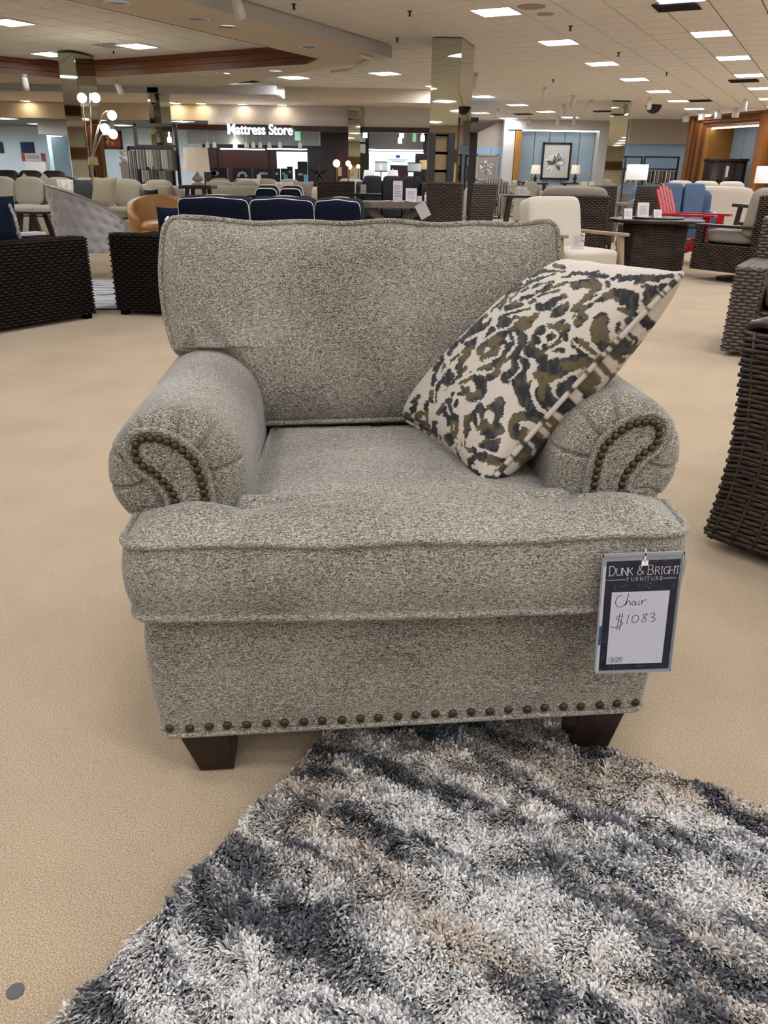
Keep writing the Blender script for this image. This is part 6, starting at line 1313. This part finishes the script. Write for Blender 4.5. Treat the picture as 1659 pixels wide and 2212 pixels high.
t = thing('ridged_armchair', 'round grey white striped armchair arm beside the small mirror column', 'chair', (aty(757, 400, 19.6).x, 19.9, 0)); MB().lathe([(.3, .1), (.34, .3), (.34, .7), (.3, .95), (.2, 1.02)], 24).build('shell', M('stripe_white', 'bfc1bd', .9, noise=(4, .25, (12, 12, 1))), t, smooth=True); MB().soft(.7, .5, .2, (.1, -.3, .45), 4).build('seat', MATS['stripe_white'], t, smooth=True); MB().lathe([(.25, 0), (.25, .1)], 16).build('base', m_espr, t)
t = thing('carton', 'tan and white open carton on the right end of the grey oak table', 'box', (aty(936, 425, 11.6).x, 11.62, ZTAB + .001), .3); MB().box(-.07, .07, -.06, .06, 0, .12).build('body', M('kraft', '8f7957', .8), t); raw('flap', [(-.07, -.06, .12), (.07, -.06, .12), (.09, -.1, .17), (-.05, -.11, .16)], [(0, 1, 2, 3)], m_paper, t).modifiers.new('s', 'SOLIDIFY').thickness = .004
# ================================================================== FURNITURE, RIGHT
def stripes(name, c1, c2, f_):
    m = bpy.data.materials.new(name); m.use_nodes = True; nt = m.node_tree; b = nt.nodes['Principled BSDF']; tc = nt.nodes.new('ShaderNodeTexCoord'); wv = nt.nodes.new('ShaderNodeTexWave'); wv.inputs['Scale'].default_value = f_; r = nt.nodes.new('ShaderNodeValToRGB'); r.color_ramp.elements[0].color = (*lin(c1), 1); r.color_ramp.elements[1].color = (*lin(c2), 1); r.color_ramp.elements[0].position = .4; r.color_ramp.elements[1].position = .6
    nt.links.new(tc.outputs['Object'], wv.inputs['Vector']); nt.links.new(wv.outputs[0], r.inputs[0]); nt.links.new(r.outputs[0], b.inputs['Base Color']); b.inputs['Roughness'].default_value = .9; MATS[name] = m; return m
m_str = stripes('grey_stripe', '4f4741', '9a8f83', 4.2)
p = atz(1062, 472, 0); t = sofa('striped_armchair', 'grey and taupe striped armchair near the pale flower painting', 'armchair', p.x, p.y + .35, -.35, .86, .85, 1.03, 1, m_str, seat_h=.48, arm_h=.66, arm_w=.17, legm=m_blk); MB().box(-.42, -.26, -.435, -.43, .42, .6).build('hang_tag', m_paper, t)
xl, xr = sx(1092, 24), sx(1172, 24); sofa('ivory_sofa', 'ivory sofa beyond the striped armchair', 'sofa', (xl + xr) / 2 + .25, 25.6, -.3, xr - xl, .9, .92, 2, m_crm, arm_h=.85)
p = aty(1104, 405, 24.9); cushion('throw_pillow', 'green and white leaf print pillow on the ivory sofa', p.x, 25.1, p.z, .42, .42, M('leaf_print', '9aa38c', .9, noise=(12, .5, (1, 1, 1)))); p = aty(1122, 404, 25); cushion('throw_pillow', 'dark brown pillow on the ivory sofa', p.x + .15, 25.25, p.z, .36, .36, m_espr)
t = wood_table('end_table', 'dark end table with a cream card in front of the ivory sofa', aty(1122, 424, 20).x, 20.0, aty(1122, 422, 20).z, .7, .6, m_espr, legs='straight'); tent('cream card standing on the dark end table', aty(1128, 420, 20).x, 20, aty(1122, 422, 20).z + .001, .22, .18)
xl, xr = sx(1135, 21), sx(1178, 21); sofa('linen_chair', 'pale linen armchair left of the taupe cushioned wicker chair', 'armchair', (xl + xr) / 2, 21.3, .2, .7, .8, .95, 1, m_sect, arm_h=.8)
xl, xr = sx(1262, 20), sx(1330, 20); sofa('ivory_settee', 'ivory settee behind the taupe cushioned wicker chair', 'sofa', (xl + xr) / 2, 21.0, .2, xr - xl, .8, .98, 2, m_crm, arm_h=.85)
# deep seat wicker chairs with taupe cushions around the fire table
def lounge(name, label, x, y, rz, w, d, h, swivel=True, backh=.86, tall=0.):
    t = thing(name, label, 'chair', (x, y, 0), rz)
    wicker_box(t, -w / 2, w / 2, -d / 2, d / 2, .12, .42, m_wickb2, m_wickc, .02, .03, name='seat_box', top=False)
    wicker_box(t, -w / 2 + .03, w / 2 - .03, d / 2 - .12, d / 2, .42, backh, m_wickb2, m_wickc, .02, .03, name='back_panel')
    for s in (-1, 1):
        MB().box(s * (w / 2 - .04) - .045, s * (w / 2 - .04) + .045, -d / 2 - .02, d / 2 - .1, .60, .635).build('armrest', m_espr, t, bevel=.01); wicker_box(t, s * (w / 2 - .04) - .03, s * (w / 2 - .04) + .03, -d / 2, -d / 2 + .1, .42, .60, m_wickb2, m_wickc, .02, .03, name='arm_post', top=False)
    MB().soft(w - .14, d - .2, .17, (0, -.06, .50), 5, crown=.1).build('seat_cushion', m_taupe, t, smooth=True)
    mx = Matrix.Translation((0, d / 2 - .2, .76)) @ Matrix.Rotation(-.12, 4, 'X'); MB().soft(w - .06, .17, h - .5, (0, 0, 0), 6, mx=mx).build('back_cushion', m_taupe, t, smooth=True)
    if swivel:
        MB().lathe([(.08, .03), (.08, .12)], 16).build('pivot', m_blk, t); MB().lathe([(.3, 0), (.3, .03), (.26, .035)], 28).build('base_ring', m_blk, t)
    return t
m_wickb2 = M('espresso_wicker', '3a2a20', .45, noise=(30, .4, (1, 1, 1)))
lounge('lounge_chair', 'dark wicker lounge chair seen from behind with taupe cushion rising above its back', aty(1238, 420, 10.9).x, 10.9, PI - .12, .88, .8, 1.0, backh=.90)
lounge('swivel_chair', 'dark wicker swivel chair with taupe cushion at the right', 4.28, 9.75, PI + .6, .95, .85, 1.05, backh=.95)
t = thing('fire_table', 'round dark fire pit table with wicker drum base between the lounge chairs', 'table', (3.40, 10.55, 0)); zt = .645
MB().lathe([(.56, zt - .045), (.58, zt - .03), (.58, zt - .008), (.57, zt)], 40).build('table_top', m_espr, t); MB().lathe([(.33, zt + .001), (.33, zt + .018), (.31, zt + .022)], 32).build('burner_cover', m_blk, t)
MB().lathe([(.40, 0), (.40, zt - .05)], 10).build('drum', m_wickc, t); mb = MB()
for k in range(10):
    a0, a1 = 2 * PI * k / 10, 2 * PI * (k + 1) / 10; p0, p1 = V3(.405 * math.cos(a0), .405 * math.sin(a0), .02), V3(.405 * math.cos(a1), .405 * math.sin(a1), .02); u = (p1 - p0); weave(mb, p0, u.normalized(), V3(0, 0, 1), ((p0 + p1) / 2).xy.to_3d().normalized(), u.length, zt - .08, .02, .03)
tag(mb.build('weave', m_wickb2, t, smooth=True), kind='stuff')
for x, w_, h_, lb in ((1353, .10, .12, 'left, plain white'), (1384, .14, .17, 'middle, tall and pink printed'), (1416, .10, .09, 'right, small')): p = aty(x, 466, 10.45); tent('tent card on the round fire table, ' + lb, p.x, 10.4, zt + (.024 if abs(p.x - 3.40) < .30 else .002), w_, h_)
# cream lounge chair with teak arms
t = thing('teak_lounge_chair', 'cream cushioned lounge chair with weathered teak arms behind the armchair', 'chair', (1.74, 7.95, 0), math.radians(30))
MB().soft(.66, .66, .17, (0, -.06, .40), 8, crown=.08).build('seat_cushion', m_crm, t, smooth=True); mx = Matrix.Translation((0, .27, .66)) @ Matrix.Rotation(-.22, 4, 'X'); MB().soft(.66, .19, .55, (0, 0, 0), 8, mx=mx).build('back_cushion', m_crm, t, smooth=True)
for s in (-1, 1):
    MB().bar((s * .38, -.40, 0), (s * .38, -.30, .60), .05).build('leg', m_teak, t); MB().bar((s * .38, .42, 0), (s * .38, .30, .60), .05).build('leg', m_teak, t); MB().box(s * .38 - .04, s * .38 + .04, -.38, .40, .60, .63).build('armrest', m_teak, t, bevel=.008); MB().box(s * .38 - .02, s * .38 + .02, -.36, .36, .26, .31).build('rail', m_teak, t)
MB().box(-.36, .36, -.38, -.34, .25, .31).build('rail', m_teak, t); MB().box(-.36, .36, .30, .34, .25, .31).build('rail', m_teak, t)
p = aty(1247, 525, 7.72); t2 = thing('hang_tag', 'white printed price tag with red ribbon on the cream lounge chair', 'price tag', (p.x, 7.70, p.z - .11), .2); MB().box(-.065, .065, 0, .004, 0, .2).build('card', m_paper, t2); mb = MB()
for k in range(7): mb.box(-.045, .045 - .02 * (k % 3), -.001, 0, .17 - .014 * k, .176 - .014 * k)
mb.build('print_lines', M('print_grey2', '9a9090', .7), t2); MB().tube([(.02, -.002, .19), (.055, -.005, .17), (.03, -.004, .15), (.06, -.004, .12)], .004, 5).build('ribbon', M('red_ribbon', 'c43b44', .6), t2, smooth=True)
slab('pink_tag', 'small pink tag at the front corner of the cream lounge chair', 'tag', 7.55, 1342, 583, 1361, 590, M('pink_card', 'd9a9ad', .7), .004)
p = aty(1392, 399, 12.9); wicker_chair('dining_chair', 'tan wicker dining chair in front of the blue leather sofa', p.x, 12.9, PI + .1, .46, .55, p.z, m_wickg, m_wickl, row=.024)
p = aty(1310, 400, 13.5); wicker_chair('dining_chair', 'taupe wicker chair half hidden behind the lounge chair back', p.x, 13.6, PI - .3, .42, .5, p.z, m_wickg, m_wickl, row=.026)
xl, xr = sx(1424, 14.2), sx(1560, 14.2); m_bleu = M('blue_leather', '35516f', .35, noise=(8, .15, (1, 1, 1))); sofa('blue_leather_sofa', 'blue leather sofa behind the red adirondack chair', 'sofa', (xl + xr) / 2, 14.4, -.15, xr - xl, .95, 1.0, 2, m_bleu, e=9, seat_h=.5, arm_h=.62, arm_w=.16)
xl, xr = sx(1425, 17), sx(1625, 17); sofa('ivory_sofa', 'long ivory sofa back behind the blue leather sofa', 'sofa', (xl + xr) / 2, 17.2, PI - .1, xr - xl, .95, 1.04, 3, m_crm, arm_h=.9)
def adirondack():
    m_ = M('red_lacquer', 'a3161f', .35); t = thing('adirondack_chair', 'bright red adirondack chair beyond the fire table', 'chair', (aty(1500, 465, 11.7).x, 11.75, 0), math.radians(52))
    for k in range(5): MB().box(-.29 + .12 * k, -.19 + .12 * k, -.01, .012, 0, .80 - .04 * abs(k - 2), Matrix.Translation((0, .22, .30)) @ Matrix.Rotation(-.36, 4, 'X')).build('back_slat', m_, t)
    for k in range(5): MB().box(-.29, .29, -.32 + .11 * k, -.22 + .11 * k, .36 - .02 * k, .382 - .02 * k).build('seat_slat', m_, t)
    for s in (-1, 1):
        MB().box(s * .34 - .06, s * .34 + .06, -.42, .40, .64, .67).build('armrest', m_, t); MB().box(s * .30 - .02, s * .30 + .02, -.34, -.24, 0, .64).build('leg', m_, t); MB().bar((s * .27, -.3, .33), (s * .27, .48, .03), .03, .1).build('side_rail', m_, t); MB().box(s * .30 - .02, s * .30 + .02, .32, .40, .1, .64).build('leg', m_, t)
adirondack()
p = aty(1374, 389, 15.4); lamp('table_lamp', 'white square shade lamp left of the fabric racks', p.x, 15.4, p.z - .38, .26, .19, .38, m_wshade, M('blue_lattice', '6f8aa5', .5), .08, 1.0); wood_table('lamp_table', 'grey side table under the white square shade lamp', p.x, 15.4, p.z - .38, .6, .5, m_taupe, legs='straight')
p = aty(1656, 396, 13.0); lamp('table_lamp', 'white shade lamp cut by the right edge of the picture', p.x, 13.0, p.z - .3, .24, .18, .3, m_wshade, m_espr, .08, 1.0); wood_table('lamp_table', 'round dark table at the right edge under the white shade lamp', p.x, 13.0, p.z - .3, .7, .6, m_espr, legs='straight')
# grey wicker armchair, right edge, middle distance
t = thing('wicker_armchair', 'grey brown wicker armchair at the right edge, behind the nearest one', 'chair', (2.29, 5.34, 0), math.radians(-31))
wicker_box(t, 0, .17, 0, .75, .03, .58, m_wickg, m_wickl, .022, .03, name='arm'); wicker_box(t, .17, .95, .1, .75, .06, .30, m_wickg, m_wickl, .022, .03, name='seat_box', top=False); wicker_box(t, .95, 1.12, 0, .75, .03, .58, m_wickg, m_wickl, .022, .03, name='arm'); wicker_box(t, 0.02, 1.1, .75, .9, .03, .86, m_wickg, m_wickl, .022, .03, name='back_panel')
MB().soft(.76, .62, .17, (.56, .38, .39), 5, crown=.1).build('seat_cushion', m_taupe, t, smooth=True)
# nearest wicker chair at the right edge: strands one by one
t = thing('wicker_armchair', 'nearest dark brown wicker armchair with flared base at the right edge', 'chair', (1.045, 2.30, 0)); q1 = atz(1659, 1207, .035); dv = Vector((q1.x - 1.045, q1.y - 2.30)).normalized(); t.rotation_euler = (0, 0, math.atan2(dv.y, dv.x))
def flare(z): k = z / .72; return .012 * (1 - k) ** 2 - .03 * math.sin(PI * min(1, k * 1.1)) * .9
n_rows = 44
core = MB(); secs = 12
for j in range(secs + 1):
    z = .035 + (.40 - .035) * j / secs; fl = -flare(z) + .012
    for x, y in ((fl, fl), (.82, fl), (.82, .8), (fl, .8)): core.v.append((x, y, z))
for j in range(secs):
    for i in range(4): core.f.append((4 * j + i, 4 * j + (i + 1) % 4, 4 * j + 4 + (i + 1) % 4, 4 * j + 4 + i))
core.f += [(3, 2, 1, 0), tuple(4 * secs + i for i in range(4))]; core.build('frame', M('wicker_core_black', '0f0b09', .8), t)
MB().box(.042, .17, .042, .8, .40, .70).build('back_panel', MATS['wicker_core_black'], t, bevel=.01)
for y0, y1 in ((.042, .17), (.66, .8)): MB().box(.172, .82, y0, y1, .40, .70).build('arm_panel', MATS['wicker_core_black'], t, bevel=.01)
MB().soft(.62, .46, .16, (.49, .415, .47), 6, crown=.1).build('seat_cushion', m_taupe, t, smooth=True)
m_strand = M('walnut_strand', '2f211a', .35, noise=(25, .45, (1, 1, 1)))
for j in range(n_rows):
    z = .045 + (.70 - .045) * (j + .5) / n_rows; fl = -flare(z); pts = []; 
    for i in range(27): y = .8 - .8 * i / 26; pts.append((fl - .003 * (1 if (i + j) % 2 else -1) + .002, y, z + .002 * math.sin(i * 1.3 + j)))
    for i in range(1, 27): x = fl + .8 * i / 26; pts.append((x, fl - .003 * (1 if (i + j) % 2 else -1) + .002, z + .002 * math.sin(i * 1.7 + j * 2.1)))
    MB().tube(pts, .0085, 5, flat=.75).build('wicker_strand', m_strand, t, smooth=True)
for j in range(5):
    q = .022 + .034 * j
    MB().tube([(.0, q, .69), (.012, q, .715), (.04, q, .722), (.8, q, .722)], .0165, 6).build('wicker_strand', m_strand, t, smooth=True)
    MB().tube([(.19 if j > 9 else q, .2, .718), (q, .8, .718)], .0165, 6).build('wicker_strand', m_strand, t, smooth=True)
    MB().tube([(.19, .66 + q * .9, .718), (.8, .66 + q * .9, .718)], .0165, 6).build('wicker_strand', m_strand, t, smooth=True)
for i in range(12): x = .03 + .065 * i; MB().tube([(x - flare(.04 + .66 * k / 8), -flare(.04 + .66 * k / 8) - .001, .04 + .66 * k / 8) for k in range(9)], .006, 5).build('wicker_stake', m_strand, t, smooth=True)
for x, y in ((.12, .12), (.74, .12), (.12, .72), (.74, .72)): MB().box(x - .025, x + .025, y - .025, y + .025, 0, .04).build('foot', m_blk, t)
# unique labels for the ceiling troffers in view
seen = []
for o in bpy.data.objects:
    if o.get('group') == 'recessed ceiling troffers':
        q = proj(o.location)
        if -20 < q[0] < 1680 and -10 < q[1] < 330 and o.location.y > 1: seen.append((o, q))
        else: o['label'] = 'square white ceiling troffer outside the picture'; o['group'] = 'troffers outside the picture'
rows = {}
for o, q in seen:
    d = o.location.xy - LO; det = E1.x * E2.y - E1.y * E2.x; j = round((E1.x * d.y - E1.y * d.x) / det); rows.setdefault(j, []).append((q[0], o))
ORD = ['first', 'second', 'third', 'fourth', 'fifth', 'sixth', 'seventh', 'eighth', 'ninth', 'tenth', 'eleventh', 'twelfth', 'thirteenth', 'fourteenth', 'fifteenth', 'sixteenth', 'seventeenth', 'eighteenth', 'nineteenth', 'twentieth']
for r, j in enumerate(sorted(rows)):
    for k, (x, o) in enumerate(sorted(rows[j], key=lambda q: q[0])):
        o['label'] = 'square ceiling troffer, %s from left in the %s row from the front' % (ORD[min(k, 19)], ORD[min(r, 19)])

for i, o in enumerate([o for o in bpy.data.objects if o.get('group') == 'coffer troffers']):
    if i < 3: o['label'] = ('square troffer in the wood trimmed coffer, cut by the left edge', 'square troffer in the wood trimmed coffer, above the left mirror column', 'square troffer in the wood trimmed coffer, right of the dark vent')[i]
    else: o['label'] = 'square coffer troffer outside the picture'; o['group'] = 'troffers outside the picture'
